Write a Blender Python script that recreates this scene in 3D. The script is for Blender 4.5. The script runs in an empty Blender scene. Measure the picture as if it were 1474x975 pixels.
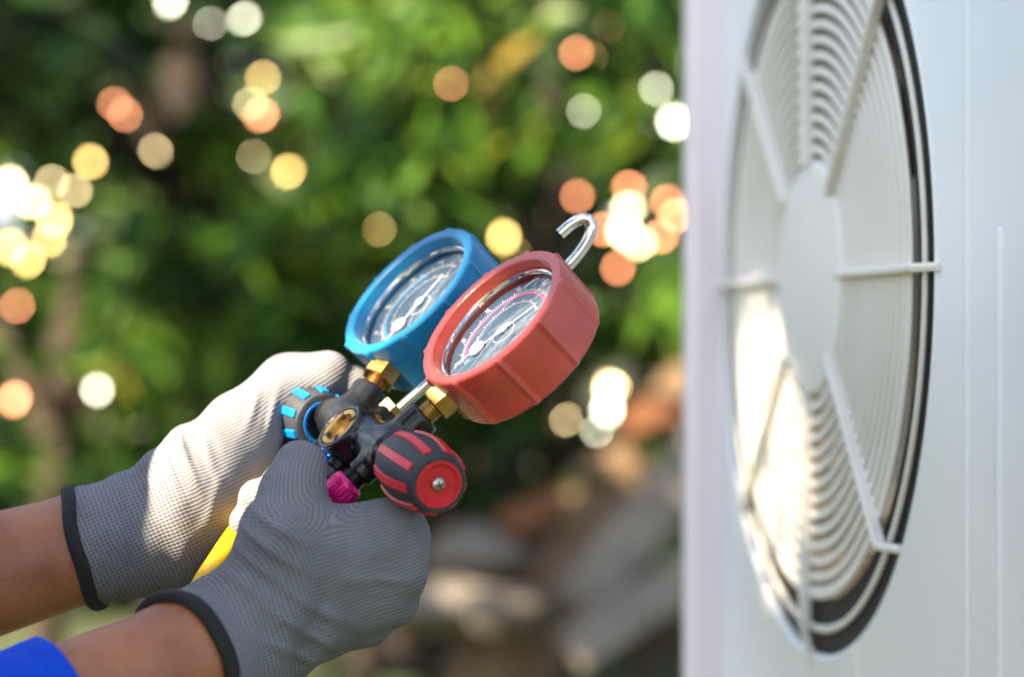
import bpy, math, random
import numpy as np
from mathutils import Vector, Matrix

random.seed(7)
rng = np.random.default_rng(7)
scene = bpy.context.scene
COL = scene.collection
MM = 0.001

# ------------------------------------------------------------------ camera, sky, sun, exposure
CAM_Y, CAM_Z = -1130.0, 1350.0          # millimetres
FPX = 3458.0                            # focal length in photo pixels (1474 wide)
cam_d = bpy.data.cameras.new('camera')
cam_d.sensor_width = 36.0
cam_d.lens = 36.0 * FPX / 1474.0
cam_d.clip_start = 0.02
cam_d.clip_end = 500.0
cam_d.dof.use_dof = True
cam_d.dof.focus_distance = 1.115
cam_d.dof.aperture_fstop = 4.0
cam = bpy.data.objects.new('camera', cam_d)
cam.location = (0, CAM_Y * MM, CAM_Z * MM)
cam.rotation_euler = (math.radians(90), 0, 0)
COL.objects.link(cam)
scene.camera = cam

SUN = Vector((-0.60, -0.50, 0.62)).normalized()      # towards the sun
world = bpy.data.worlds.new('World')
scene.world = world
world.use_nodes = True
wn = world.node_tree
sky = wn.nodes.new('ShaderNodeTexSky')
sky.sky_type = 'NISHITA'
sky.sun_disc = False
sky.sun_elevation = math.asin(SUN.z)
sky.sun_rotation = math.atan2(SUN.x, SUN.y)
wn.nodes['Background'].inputs['Strength'].default_value = 0.05
wtc = wn.nodes.new('ShaderNodeTexCoord'); wmp = wn.nodes.new('ShaderNodeMapping'); wnz = wn.nodes.new('ShaderNodeTexNoise'); wcr = wn.nodes.new('ShaderNodeValToRGB'); wmx = wn.nodes.new('ShaderNodeMix')
wmp.inputs['Scale'].default_value = (1, 1, 2.2)                  # broken white cloud over the whole sky
wnz.inputs['Scale'].default_value = 3.2; wnz.inputs['Detail'].default_value = 7; wnz.inputs['Roughness'].default_value = .6
wcr.color_ramp.elements[0].position = .48; wcr.color_ramp.elements[1].position = .65
wmx.data_type = 'RGBA'; wmx.inputs['B'].default_value = (9.3, 9.6, 10.2, 1)
wn.links.new(wtc.outputs['Generated'], wmp.inputs['Vector']); wn.links.new(wmp.outputs['Vector'], wnz.inputs['Vector']); wn.links.new(wnz.outputs['Fac'], wcr.inputs['Fac'])
wn.links.new(wcr.outputs['Color'], wmx.inputs['Factor']); wn.links.new(sky.outputs['Color'], wmx.inputs['A'])
wn.links.new(wmx.outputs['Result'], wn.nodes['Background'].inputs['Color'])

sun_d = bpy.data.lights.new('sun', 'SUN')
sun_d.energy = 5.0
sun_d.angle = math.radians(0.38)
sun_d.color = (1.0, 0.82, 0.58)
sun_o = bpy.data.objects.new('sun', sun_d)
sun_o.rotation_euler = SUN.to_track_quat('Z', 'Y').to_euler()
sun_o.location = (-4, -2, 6)
COL.objects.link(sun_o)

vs = scene.view_settings
vs.view_transform = 'Standard'
vs.look = 'None'
vs.exposure = 2.6
vs.gamma = 1.0
scene.render.engine = 'CYCLES'
scene.cycles.use_denoising = True
scene.cycles.max_bounces = 8
scene.cycles.transparent_max_bounces = 12
scene.cycles.sample_clamp_indirect = 6.0
scene.cycles.caustics_reflective = False
scene.cycles.caustics_refractive = False


# ------------------------------------------------------------------ helpers
def P(px, py, y):
    """photo pixel + distance behind the hand plane (mm) -> point in mm"""
    k = (y - CAM_Y) / FPX
    return Vector(((px - 737.0) * k, y, CAM_Z + (487.5 - py) * k))


def frame(z, x, o):
    z = Vector(z).normalized()
    x = Vector(x)
    x = (x - z * x.dot(z)).normalized()
    y = z.cross(x)
    return Matrix(((x.x, y.x, z.x, o[0]), (x.y, y.y, z.y, o[1]), (x.z, y.z, z.z, o[2]), (0, 0, 0, 1)))


WORLD = {}


def put(o, parent=None, mat=None):
    """link o with world matrix mat (metres), parented without moving"""
    COL.objects.link(o)
    m = mat if mat is not None else Matrix.Identity(4)
    if parent is not None:
        o.parent = parent
        o.matrix_parent_inverse = WORLD[parent.name].inverted()
    o.matrix_basis = m
    WORLD[o.name] = m.copy()
    return o


def empty(name, loc_mm):
    o = bpy.data.objects.new(name, None)
    o.empty_display_size = 0.05
    return put(o, None, Matrix.Translation(Vector(loc_mm) * MM))


def tag(o, label=None, cat=None, group=None, kind=None):
    for k, v in (('label', label), ('category', cat), ('group', group), ('kind', kind)):
        if v:
            o[k] = v
    return o


class MB:
    """collects geometry in millimetres"""
    def __init__(s):
        s.v, s.f = [], []

    def add(s, verts, faces, m=None):
        b = len(s.v)
        if m is not None:
            verts = [m @ Vector(v) for v in verts]
        s.v += [tuple(v) for v in verts]
        s.f += [tuple(i + b for i in f) for f in faces]
        return s

    def lathe(s, prof, seg=64, m=None, rad=None, close=False):
        """prof: list of (r,z); rad(theta, r, z) may change r"""
        vs_, fs = [], []
        n = len(prof)
        for i in range(seg):
            t = 2 * math.pi * i / seg
            for r, z in prof:
                rr = rad(t, r, z) if rad else r
                vs_.append((rr * math.cos(t), rr * math.sin(t), z))
        for i in range(seg):
            j = (i + 1) % seg
            for k in range(n if close else n - 1):
                k2 = (k + 1) % n
                fs.append((i * n + k, j * n + k, j * n + k2, i * n + k2))
        return s.add(vs_, fs, m)

    def box(s, x0, x1, y0, y1, z0, z1, m=None):
        vs_ = [(x, y, z) for x in (x0, x1) for y in (y0, y1) for z in (z0, z1)]
        fs = [(0, 1, 3, 2), (4, 6, 7, 5), (0, 4, 5, 1), (2, 3, 7, 6), (0, 2, 6, 4), (1, 5, 7, 3)]
        return s.add(vs_, fs, m)

    def tube(s, path, r, seg=12, cap=True, rs=None):
        path = [Vector(p) for p in path]
        n = len(path)
        vs_, fs = [], []
        up = None
        for i, p in enumerate(path):
            t = (path[min(i + 1, n - 1)] - path[max(i - 1, 0)]).normalized()
            if up is None:
                up = Vector((0, 0, 1)) if abs(t.z) < .9 else Vector((1, 0, 0))
            a = (up - t * up.dot(t)).normalized()
            up = a
            b = t.cross(a)
            rr = rs[i] if rs else r
            for k in range(seg):
                th = 2 * math.pi * k / seg
                vs_.append(p + (a * math.cos(th) + b * math.sin(th)) * rr)
        for i in range(n - 1):
            for k in range(seg):
                k2 = (k + 1) % seg
                fs.append((i * seg + k, i * seg + k2, (i + 1) * seg + k2, (i + 1) * seg + k))
        if cap:
            fs.append(tuple(range(seg - 1, -1, -1)))
            fs.append(tuple((n - 1) * seg + k for k in range(seg)))
        return s.add(vs_, fs)

    def prism(s, pts, z0, z1, m=None, bev=0.0):
        n = len(pts)
        rings = [(z0, 1 - bev), (z0 + bev * 6, 1), (z1 - bev * 6, 1), (z1, 1 - bev)] if bev else [(z0, 1), (z1, 1)]
        vs_ = [(x * k, y * k, z) for z, k in rings for x, y in pts]
        fs = []
        for i in range(len(rings) - 1):
            for k in range(n):
                k2 = (k + 1) % n
                fs.append((i * n + k, i * n + k2, (i + 1) * n + k2, (i + 1) * n + k))
        fs.append(tuple(range(n - 1, -1, -1)))
        fs.append(tuple((len(rings) - 1) * n + k for k in range(n)))
        return s.add(vs_, fs, m)

    def mesh(s, name, mat=None, smooth=True, angle=35):
        me = bpy.data.meshes.new(name)
        me.from_pydata([(x * MM, y * MM, z * MM) for x, y, z in s.v], [], s.f)
        me.validate()
        if mat is not None:
            me.materials.append(mat)
        if smooth:
            me.polygons.foreach_set('use_smooth', [True] * len(me.polygons))
            try:
                me.set_sharp_from_angle(angle=math.radians(angle))
            except Exception:
                pass
        me.update()
        return me

    def build(s, name, mat, parent=None, smooth=True, angle=35, m=None):
        o = bpy.data.objects.new(name, s.mesh(name, mat, smooth, angle))
        return put(o, parent, m)


def mesh_np(name, V, F, mat, smooth=True, attrs=None, mats=None, midx=None):
    """V (n,3) in mm, F (m,4) or (m,3)"""
    me = bpy.data.meshes.new(name)
    me.vertices.add(len(V))
    me.vertices.foreach_set('co', (np.asarray(V, np.float32) * MM).ravel())
    k = F.shape[1]
    me.loops.add(F.size)
    me.loops.foreach_set('vertex_index', F.astype(np.int32).ravel())
    me.polygons.add(len(F))
    me.polygons.foreach_set('loop_start', np.arange(0, F.size, k, dtype=np.int32))
    me.polygons.foreach_set('loop_total', np.full(len(F), k, dtype=np.int32))
    for mm_ in (mats or [mat]):
        me.materials.append(mm_)
    if midx is not None:
        me.polygons.foreach_set('material_index', midx.astype(np.int32))
    me.polygons.foreach_set('use_smooth', np.full(len(F), smooth))
    for an, av in (attrs or {}).items():
        av = np.asarray(av, np.float32)
        if av.ndim == 1:
            a = me.attributes.new(an, 'FLOAT', 'POINT')
            a.data.foreach_set('value', av)
        else:
            a = me.attributes.new(an, 'FLOAT_VECTOR', 'POINT')
            a.data.foreach_set('vector', av.ravel())
    me.update(calc_edges=True)
    return me


# ---- signed distance modelling: smooth unions of tapered capsules, meshed by surface nets
class SDF:
    def __init__(s, lo, hi, h):
        s.lo, s.h = np.array(lo, float), h
        s.n = np.ceil((np.array(hi) - s.lo) / h).astype(int) + 1
        s.D = np.full(s.n, 1e3, np.float32)

    def _box(s, lo, hi):
        a = np.clip(np.floor((lo - s.lo) / s.h).astype(int), 0, s.n)
        b = np.clip(np.ceil((hi - s.lo) / s.h).astype(int) + 1, 0, s.n)
        sl = tuple(slice(a[i], b[i]) for i in range(3))
        ax = [s.lo[i] + s.h * np.arange(a[i], b[i], dtype=np.float32) for i in range(3)]
        return sl, np.stack(np.meshgrid(*ax, indexing='ij'), -1).astype(np.float32)

    def merge(s, sl, d, k, cut=False):
        o = s.D[sl]
        if cut:
            s.D[sl] = np.maximum(o, -d)
            return
        if k > 0:
            hh = np.maximum(k - np.abs(o - d), 0) / k
            s.D[sl] = np.minimum(o, d) - hh * hh * k * .25
        else:
            s.D[sl] = np.minimum(o, d)

    def cap(s, a, b, ra, rb, k=8.0, flat=None, ff=1.0):
        a, b = np.array(a, float), np.array(b, float)
        m = max(ra, rb) + k + 3 * s.h + 4
        sl, p = s._box(np.minimum(a, b) - m, np.maximum(a, b) + m)
        if p.size == 0:
            return
        ba = (b - a).astype(np.float32)
        pa = p - a.astype(np.float32)
        t = np.clip((pa @ ba) / max(float(ba @ ba), 1e-6), 0, 1)
        q = pa - t[..., None] * ba
        if flat is not None:
            w = np.array(Vector(flat).normalized(), np.float32)
            q = q + (q @ w)[..., None] * w * (ff - 1)
        d = np.sqrt((q * q).sum(-1)) - (ra + (rb - ra) * t)
        s.merge(sl, d.astype(np.float32), k)

    def chain(s, pts, k=8.0, k0=None):
        for i in range(len(pts) - 1):
            s.cap(pts[i][0], pts[i + 1][0], pts[i][1], pts[i + 1][1], (k0 if (i == 0 and k0) else k))

    def ell(s, c, r, k=8.0, cut=False, rot=None):
        c, r = np.array(c, float), np.array(r, float)
        m = r.max() + k + 3 * s.h
        sl, p = s._box(c - m, c + m)
        q = p - c.astype(np.float32)
        if rot is not None:
            q = q @ np.array(rot, np.float32)
        q0 = np.sqrt(((q / r) ** 2).sum(-1)) + 1e-6
        q1 = np.sqrt(((q / (r * r)) ** 2).sum(-1)) + 1e-6
        s.merge(sl, (q0 * (q0 - 1) / q1).astype(np.float32), k, cut)

    def cyl(s, a, b, r, k=2.0, rnd=1.0, cut=False):
        a, b = np.array(a, float), np.array(b, float)
        m = r + k + 3 * s.h + 3
        sl, p = s._box(np.minimum(a, b) - m, np.maximum(a, b) + m)
        L = np.linalg.norm(b - a)
        ax = ((b - a) / L).astype(np.float32)
        pa = p - ((a + b) / 2).astype(np.float32)
        z = pa @ ax
        rad = np.sqrt(np.maximum((pa * pa).sum(-1) - z * z, 0))
        dx, dz = rad - (r - rnd), np.abs(z) - (L / 2 - rnd)
        d = np.minimum(np.maximum(dx, dz), 0) + np.sqrt(np.maximum(dx, 0) ** 2 + np.maximum(dz, 0) ** 2) - rnd
        s.merge(sl, d.astype(np.float32), k, cut)

    def plane(s, o, n, reach=None):
        """remove everything on the side n points to (inside a ball of reach round o)"""
        o = np.array(o, float)
        r = reach or 1e4
        sl, p = s._box(o - r, o + r)
        n = np.array(Vector(n).normalized(), np.float32)
        d = (p - o.astype(np.float32)) @ n
        if reach:
            ball = np.sqrt(((p - o.astype(np.float32)) ** 2).sum(-1)) - reach
            d = np.minimum(d, -ball)
        s.D[sl] = np.maximum(s.D[sl], d)

    def mesh(s):
        D = s.D
        D = np.pad(D, 1, constant_values=1e3)
        lo = s.lo - s.h
        ins = D < 0
        n = np.array(D.shape)
        c8 = [(i, j, k) for i in (0, 1) for j in (0, 1) for k in (0, 1)]
        cnt = np.zeros(n - 1, np.int8)
        for (i, j, k) in c8:
            cnt += ins[i:n[0] - 1 + i, j:n[1] - 1 + j, k:n[2] - 1 + k]
        act = np.argwhere((cnt > 0) & (cnt < 8))
        idx = np.full(n - 1, -1, np.int64)
        idx[tuple(act.T)] = np.arange(len(act))
        acc = np.zeros((len(act), 3))
        num = np.zeros(len(act))
        for a in c8:
            for ax in range(3):
                if a[ax] == 0:
                    b = list(a); b[ax] = 1
                    va = D[tuple((act + a).T)]
                    vb = D[tuple((act + b).T)]
                    mk = (va < 0) != (vb < 0)
                    t = np.where(mk, va / np.where(va - vb == 0, 1, va - vb), 0)
                    pt = np.array(a, float)[None] + np.zeros((len(act), 3))
                    pt[:, ax] = t
                    acc += pt * mk[:, None]
                    num += mk
        V = lo + s.h * (act + acc / num[:, None])
        quads = []
        for ax in range(3):
            b1, b2 = (ax + 1) % 3, (ax + 2) % 3
            sl0 = [slice(0, None)] * 3; sl1 = [slice(0, None)] * 3
            sl0[ax] = slice(0, n[ax] - 1); sl1[ax] = slice(1, n[ax])
            e = np.argwhere(ins[tuple(sl0)] != ins[tuple(sl1)])
            e = e[(e[:, b1] > 0) & (e[:, b2] > 0) & (e[:, b1] < n[b1] - 1) & (e[:, b2] < n[b2] - 1)]
            first = ins[tuple(e.T)]
            o1 = np.zeros(3, int); o1[b1] = 1
            o2 = np.zeros(3, int); o2[b2] = 1
            q = np.stack([idx[tuple(x.T)] for x in (e - o1 - o2, e - o2, e, e - o1)], 1)
            q[~first] = q[~first][:, ::-1]
            quads.append(q)
        return V, np.concatenate(quads)


def laplace(V, F, it=2, lam=.5):
    n = len(V)
    for _ in range(it):
        acc = np.zeros_like(V); c = np.zeros(n)
        for a, b in ((0, 1), (1, 2), (2, 3), (3, 0)):
            np.add.at(acc, F[:, a], V[F[:, b]]); np.add.at(acc, F[:, b], V[F[:, a]])
            np.add.at(c, F[:, a], 1); np.add.at(c, F[:, b], 1)
        V = V + lam * (acc / np.maximum(c, 1)[:, None] - V)
    return V


# ------------------------------------------------------------------ materials
def material(name, col=(.5, .5, .5), rough=.5, metal=0., spec=.5, **kw):
    m = bpy.data.materials.new(name)
    m.use_nodes = True
    b = m.node_tree.nodes['Principled BSDF']
    b.inputs['Base Color'].default_value = (*col, 1)
    b.inputs['Roughness'].default_value = rough
    b.inputs['Metallic'].default_value = metal
    b.inputs['Specular IOR Level'].default_value = spec
    for k, v in kw.items():
        b.inputs[k].default_value = v
    return m


def N(m, t, **kw):
    n = m.node_tree.nodes.new(t)
    for k, v in kw.items():
        if k in n.inputs.keys():
            n.inputs[k].default_value = v
        else:
            setattr(n, k, v)
    return n


def L(m, a, b):
    m.node_tree.links.new(a, b)


def bsdf(m):
    return m.node_tree.nodes['Principled BSDF']


def noisy(m, c1, c2, scale, detail=4, rough=None, bump=0.0, bscale=None, lo=.3, hi=.7, bdist=.001):
    """mottle the base colour between c1 and c2, vary roughness, add fine relief"""
    tc = N(m, 'ShaderNodeTexCoord')
    nz = N(m, 'ShaderNodeTexNoise'); nz.inputs['Scale'].default_value = scale; nz.inputs['Detail'].default_value = detail
    L(m, tc.outputs['Object'], nz.inputs['Vector'])
    cr = N(m, 'ShaderNodeValToRGB')
    cr.color_ramp.elements[0].position = lo; cr.color_ramp.elements[0].color = (*c1, 1)
    cr.color_ramp.elements[1].position = hi; cr.color_ramp.elements[1].color = (*c2, 1)
    L(m, nz.outputs['Fac'], cr.inputs['Fac'])
    L(m, cr.outputs['Color'], bsdf(m).inputs['Base Color'])
    if rough:
        mr = N(m, 'ShaderNodeMapRange')
        mr.inputs['To Min'].default_value, mr.inputs['To Max'].default_value = rough
        L(m, nz.outputs['Fac'], mr.inputs['Value'])
        L(m, mr.outputs['Result'], bsdf(m).inputs['Roughness'])
    if bump:
        n2 = N(m, 'ShaderNodeTexNoise'); n2.inputs['Scale'].default_value = bscale or scale * 4; n2.inputs['Detail'].default_value = 5
        L(m, tc.outputs['Object'], n2.inputs['Vector'])
        bp = N(m, 'ShaderNodeBump'); bp.inputs['Strength'].default_value = bump; bp.inputs['Distance'].default_value = bdist
        L(m, n2.outputs['Fac'], bp.inputs['Height'])
        L(m, bp.outputs['Normal'], bsdf(m).inputs['Normal'])
    return m


M = {}
M['glove'] = material('knitted_glove', (.27, .27, .285), .85, spec=.2)
M['hem'] = noisy(material('black_elastic', (.012, .012, .013), .8), (.004, .004, .0045), (.009, .009, .01), 900, bump=.5, bscale=1500)
M['skin'] = noisy(material('skin', (.31, .118, .052), .45, **{'Subsurface Weight': .12, 'Subsurface Scale': .004}),
                  (.24, .078, .032), (.40, .155, .070), 38, 9, rough=(.36, .56), bump=.35, bscale=420, bdist=.0009)
M['blue_cloth'] = noisy(material('blue_cloth', (.002, .06, .55), .8, spec=.2), (.002, .05, .5), (.003, .07, .6), 40, bump=.5, bscale=1800)
M['trouser'] = noisy(material('trouser_cloth', (.02, .025, .045), .9), (.016, .02, .04), (.028, .032, .05), 40, bump=.4, bscale=1500)
M['shoe'] = noisy(material('shoe_leather', (.03, .022, .016), .5), (.022, .016, .012), (.045, .03, .02), 60)
M['hair'] = noisy(material('black_hair', (.008, .007, .006), .5), (.006, .005, .005), (.014, .011, .01), 300, bump=.8, bscale=500)
M['boot_blue'] = noisy(material('blue_rubber', (.0, .18, .40), .42, **{'Sheen Weight': .1, 'Sheen Roughness': .4}), (.0, .16, .37), (.0, .20, .44), 70, rough=(.36, .5), bump=.12, bscale=900)
M['boot_red'] = noisy(material('red_rubber', (.46, .05, .034), .3, spec=.85, **{'Sheen Weight': .1, 'Sheen Roughness': .35}), (.41, .04, .027), (.51, .06, .042), 70, 8, rough=(.22, .42), bump=.15, bscale=600)
M['black'] = noisy(material('black_anodised', (.006, .007, .008), .3, spec=.5), (.005, .0055, .006), (.009, .0095, .011), 120, rough=(.2, .3), bump=.04, bscale=900)
M['brass'] = noisy(material('brass', (.45, .27, .09), .3, 1.), (.36, .21, .065), (.52, .33, .12), 160, rough=(.2, .42), bump=.1, bscale=800)
M['chrome'] = noisy(material('chrome', (.78, .78, .8), .08, 1.), (.7, .7, .72), (.82, .82, .84), 200, rough=(.05, .14))
M['steel'] = noisy(material('screw_steel', (.5, .48, .45), .3, 1.), (.42, .4, .38), (.56, .54, .5), 600, rough=(.22, .4))
M['slate'] = noisy(material('slate_rubber', (.018, .022, .03), .5), (.014, .018, .025), (.026, .031, .04), 180, rough=(.45, .62), bump=.15, bscale=1200)
M['red_plastic'] = noisy(material('red_plastic', (.58, .018, .03), .35), (.54, .014, .025), (.62, .024, .036), 200, rough=(.28, .42))
M['blue_plastic'] = noisy(material('blue_plastic', (.0, .16, .55), .35), (.0, .14, .5), (.0, .18, .6), 200, rough=(.28, .42))
M['pink'] = noisy(material('pink_anodised', (.75, .006, .2), .25, .2), (.7, .005, .17), (.8, .01, .24), 300, rough=(.2, .36))
M['blue_metal'] = noisy(material('blue_anodised', (.01, .1, .6), .25, .55), (.01, .08, .5), (.02, .12, .65), 300)
M['yellow_hose'] = noisy(material('yellow_hose', (.85, .52, .0), .35), (.8, .47, .0), (.88, .56, .0), 60, rough=(.28, .45))
M['red_hose'] = noisy(material('red_hose', (.5, .02, .03), .35), (.46, .016, .025), (.54, .026, .036), 60)
M['blue_hose'] = noisy(material('blue_hose', (.01, .1, .5), .35), (.01, .08, .45), (.015, .12, .55), 60)
M['dial'] = noisy(material('dial_face', (.025, .05, .08), .5), (.02, .042, .07), (.032, .06, .095), 120)
M['white_print'] = material('white_print', (.8, .8, .8), .6)
M['blue_print'] = material('blue_print', (.02, .3, .75), .5)
M['pink_print'] = material('pink_print', (.85, .05, .28), .5)
M['green_print'] = material('green_print', (.05, .5, .3), .5)
M['ac_white'] = noisy(material('white_enamel', (.80, .85, .89), .38), (.77, .825, .87), (.82, .865, .905), 9, rough=(.32, .46), bump=.06, bscale=120)
M['ac_post'] = noisy(material('light_tinted_enamel', (.89, .80, .86), .38), (.87, .78, .84), (.91, .82, .88), 9, rough=(.32, .46))  # white enamel with the pinkish light on this face put into its colour
M['grille'] = noisy(material('grille_plastic', (.80, .78, .73), .42), (.77, .745, .69), (.83, .81, .77), 20, rough=(.36, .5))
M['shroud'] = noisy(material('fan_shroud', (.34, .28, .21), .7), (.29, .235, .17), (.39, .33, .26), 20)
M['dark'] = noisy(material('fan_housing', (.01, .01, .011), .8), (.008, .008, .009), (.014, .013, .013), 20)  # near black; carries the shade drawn in the fan gap
M['stand'] = noisy(material('galvanised_steel', (.4, .41, .42), .45, .8), (.33, .34, .35), (.46, .47, .48), 30, rough=(.35, .6))

# glass: clear pane that mirrors the sky at a shallow angle, slightly uneven
g = bpy.data.materials.new('gauge_glass'); g.use_nodes = True
nt = g.node_tree; nt.nodes.remove(nt.nodes['Principled BSDF'])
tr = nt.nodes.new('ShaderNodeBsdfTransparent'); gl = nt.nodes.new('ShaderNodeBsdfGlossy'); mx = nt.nodes.new('ShaderNodeMixShader'); fr = nt.nodes.new('ShaderNodeFresnel')
gl.inputs['Roughness'].default_value = .03; fr.inputs['IOR'].default_value = 3.0
tc = nt.nodes.new('ShaderNodeTexCoord'); nz = nt.nodes.new('ShaderNodeTexNoise'); bp = nt.nodes.new('ShaderNodeBump')
mp = nt.nodes.new('ShaderNodeMapping'); mp.inputs['Scale'].default_value = (1, 3.2, 1)
nz.inputs['Scale'].default_value = 26; nz.inputs['Detail'].default_value = 3; nz.inputs['Distortion'].default_value = 1.2
bp.inputs['Strength'].default_value = .3; bp.inputs['Distance'].default_value = .0018
nt.links.new(tc.outputs['Object'], mp.inputs['Vector']); nt.links.new(mp.outputs['Vector'], nz.inputs['Vector'])
nt.links.new(nz.outputs['Fac'], bp.inputs['Height']); nt.links.new(bp.outputs['Normal'], gl.inputs['Normal'])
nt.links.new(fr.outputs['Fac'], mx.inputs['Fac']); nt.links.new(tr.outputs['BSDF'], mx.inputs[1]); nt.links.new(gl.outputs['BSDF'], mx.inputs[2])
nt.links.new(mx.outputs['Shader'], nt.nodes['Material Output'].inputs['Surface'])
M['glass'] = g

# knit: ribs along the hand, a coarse grid on the wrist ("knit" = across mm, along mm, wrist weight)
m = M['glove']
at = N(m, 'ShaderNodeAttribute'); at.attribute_name = 'knit'
tc = N(m, 'ShaderNodeTexCoord')
warp = N(m, 'ShaderNodeTexNoise'); warp.inputs['Scale'].default_value = 45; warp.inputs['Detail'].default_value = 4
L(m, tc.outputs['Object'], warp.inputs['Vector'])
wv = N(m, 'ShaderNodeVectorMath'); wv.operation = 'MULTIPLY'; wv.inputs[1].default_value = (3.2, 3.2, 0)     # uneven stretch of the knit
L(m, warp.outputs['Color'], wv.inputs[0])
wa = N(m, 'ShaderNodeVectorMath'); wa.operation = 'ADD'
L(m, at.outputs['Vector'], wa.inputs[0]); L(m, wv.outputs['Vector'], wa.inputs[1])
sx = N(m, 'ShaderNodeSeparateXYZ'); L(m, wa.outputs['Vector'], sx.inputs['Vector'])


def math_node(m, op, a, b=None):
    n = N(m, 'ShaderNodeMath'); n.operation = op
    for i, v in ((0, a), (1, b)):
        if v is None:
            continue
        if isinstance(v, (int, float)):
            n.inputs[i].default_value = v
        else:
            L(m, v, n.inputs[i])
    return n.outputs[0]


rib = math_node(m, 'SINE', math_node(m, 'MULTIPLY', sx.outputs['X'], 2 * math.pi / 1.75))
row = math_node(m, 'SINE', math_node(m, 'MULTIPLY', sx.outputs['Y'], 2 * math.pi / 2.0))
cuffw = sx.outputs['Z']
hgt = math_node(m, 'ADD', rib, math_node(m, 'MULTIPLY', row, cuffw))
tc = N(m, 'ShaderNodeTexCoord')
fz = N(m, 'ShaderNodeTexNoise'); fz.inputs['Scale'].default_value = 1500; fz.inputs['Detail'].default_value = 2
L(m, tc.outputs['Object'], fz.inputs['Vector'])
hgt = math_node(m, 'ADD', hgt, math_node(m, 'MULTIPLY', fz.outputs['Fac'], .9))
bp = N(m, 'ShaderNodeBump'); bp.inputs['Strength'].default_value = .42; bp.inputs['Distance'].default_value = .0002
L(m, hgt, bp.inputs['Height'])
wz = N(m, 'ShaderNodeTexNoise'); wz.inputs['Scale'].default_value = 55; wz.inputs['Detail'].default_value = 3
L(m, tc.outputs['Object'], wz.inputs['Vector'])
bp2 = N(m, 'ShaderNodeBump'); bp2.inputs['Strength'].default_value = .18; bp2.inputs['Distance'].default_value = .004
L(m, wz.outputs['Fac'], bp2.inputs['Height']); L(m, bp2.outputs['Normal'], bp.inputs['Normal'])
L(m, bp.outputs['Normal'], bsdf(m).inputs['Normal'])
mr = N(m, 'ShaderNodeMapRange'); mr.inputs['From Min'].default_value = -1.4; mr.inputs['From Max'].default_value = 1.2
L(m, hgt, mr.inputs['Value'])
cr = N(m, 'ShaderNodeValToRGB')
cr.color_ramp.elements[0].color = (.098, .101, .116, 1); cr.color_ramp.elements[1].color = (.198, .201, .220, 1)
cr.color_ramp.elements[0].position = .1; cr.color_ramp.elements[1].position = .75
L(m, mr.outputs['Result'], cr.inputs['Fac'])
dz_ = N(m, 'ShaderNodeTexNoise'); dz_.inputs['Scale'].default_value = 26; dz_.inputs['Detail'].default_value = 8; dz_.inputs['Roughness'].default_value = .65
L(m, tc.outputs['Object'], dz_.inputs['Vector'])
dr_ = N(m, 'ShaderNodeValToRGB'); dr_.color_ramp.elements[0].position = .36; dr_.color_ramp.elements[1].position = .56
dr_.color_ramp.elements[0].color = (.80, .785, .765, 1); dr_.color_ramp.elements[1].color = (1, 1, 1, 1)      # handling dirt
L(m, dz_.outputs['Fac'], dr_.inputs['Fac'])
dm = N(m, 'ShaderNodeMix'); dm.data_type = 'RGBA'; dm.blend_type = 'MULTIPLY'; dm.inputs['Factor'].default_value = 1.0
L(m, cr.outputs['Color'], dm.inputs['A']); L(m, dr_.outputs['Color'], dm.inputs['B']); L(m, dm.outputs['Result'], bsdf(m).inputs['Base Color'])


def leaf_mat(name, stops, rough=.38, trans=.3, tint=None):
    m = material(name, (.06, .12, .02), rough, spec=.5 if tint else .2)
    at = N(m, 'ShaderNodeAttribute'); at.attribute_name = 'tone'
    cr = N(m, 'ShaderNodeValToRGB')
    e = cr.color_ramp.elements
    e[0].position, e[0].color = stops[0][0], (*stops[0][1], 1)
    e[1].position, e[1].color = stops[-1][0], (*stops[-1][1], 1)
    for p, c in stops[1:-1]:
        x = e.new(p); x.color = (*c, 1)
    L(m, at.outputs['Fac'], cr.inputs['Fac'])
    L(m, cr.outputs['Color'], bsdf(m).inputs['Base Color'])
    if tint:
        bsdf(m).inputs['Specular Tint'].default_value = (*tint, 1)
    if trans:
        tl = N(m, 'ShaderNodeBsdfTranslucent'); mx = N(m, 'ShaderNodeMixShader')
        mx.inputs['Fac'].default_value = trans
        L(m, cr.outputs['Color'], tl.inputs['Color'])
        L(m, bsdf(m).outputs['BSDF'], mx.inputs[1]); L(m, tl.outputs['BSDF'], mx.inputs[2])
        L(m, mx.outputs['Shader'], m.node_tree.nodes['Material Output'].inputs['Surface'])
    return m


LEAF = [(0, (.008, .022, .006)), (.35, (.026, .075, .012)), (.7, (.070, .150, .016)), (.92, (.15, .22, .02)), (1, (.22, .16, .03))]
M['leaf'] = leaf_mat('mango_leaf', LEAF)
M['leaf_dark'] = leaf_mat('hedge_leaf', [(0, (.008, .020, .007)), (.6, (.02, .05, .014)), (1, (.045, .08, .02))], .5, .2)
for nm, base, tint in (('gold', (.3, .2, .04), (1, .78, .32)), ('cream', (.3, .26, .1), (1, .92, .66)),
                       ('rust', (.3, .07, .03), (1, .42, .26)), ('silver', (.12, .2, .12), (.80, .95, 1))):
    M['glint_' + nm] = leaf_mat('tinted_glint_leaf_' + nm, [(0, base), (1, base)], .24, 0, tint)  # specular tint paints the colour of each glint
M['bark'] = noisy(material('bark', (.06, .04, .025), .9), (.022, .015, .010), (.06, .041, .026), 14, bump=1., bscale=40, bdist=.01)
M['bark_dark'] = noisy(material('dark_bark', (.03, .02, .014), .9), (.011, .007, .005), (.027, .018, .012), 14, bump=1., bscale=40, bdist=.01)
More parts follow.
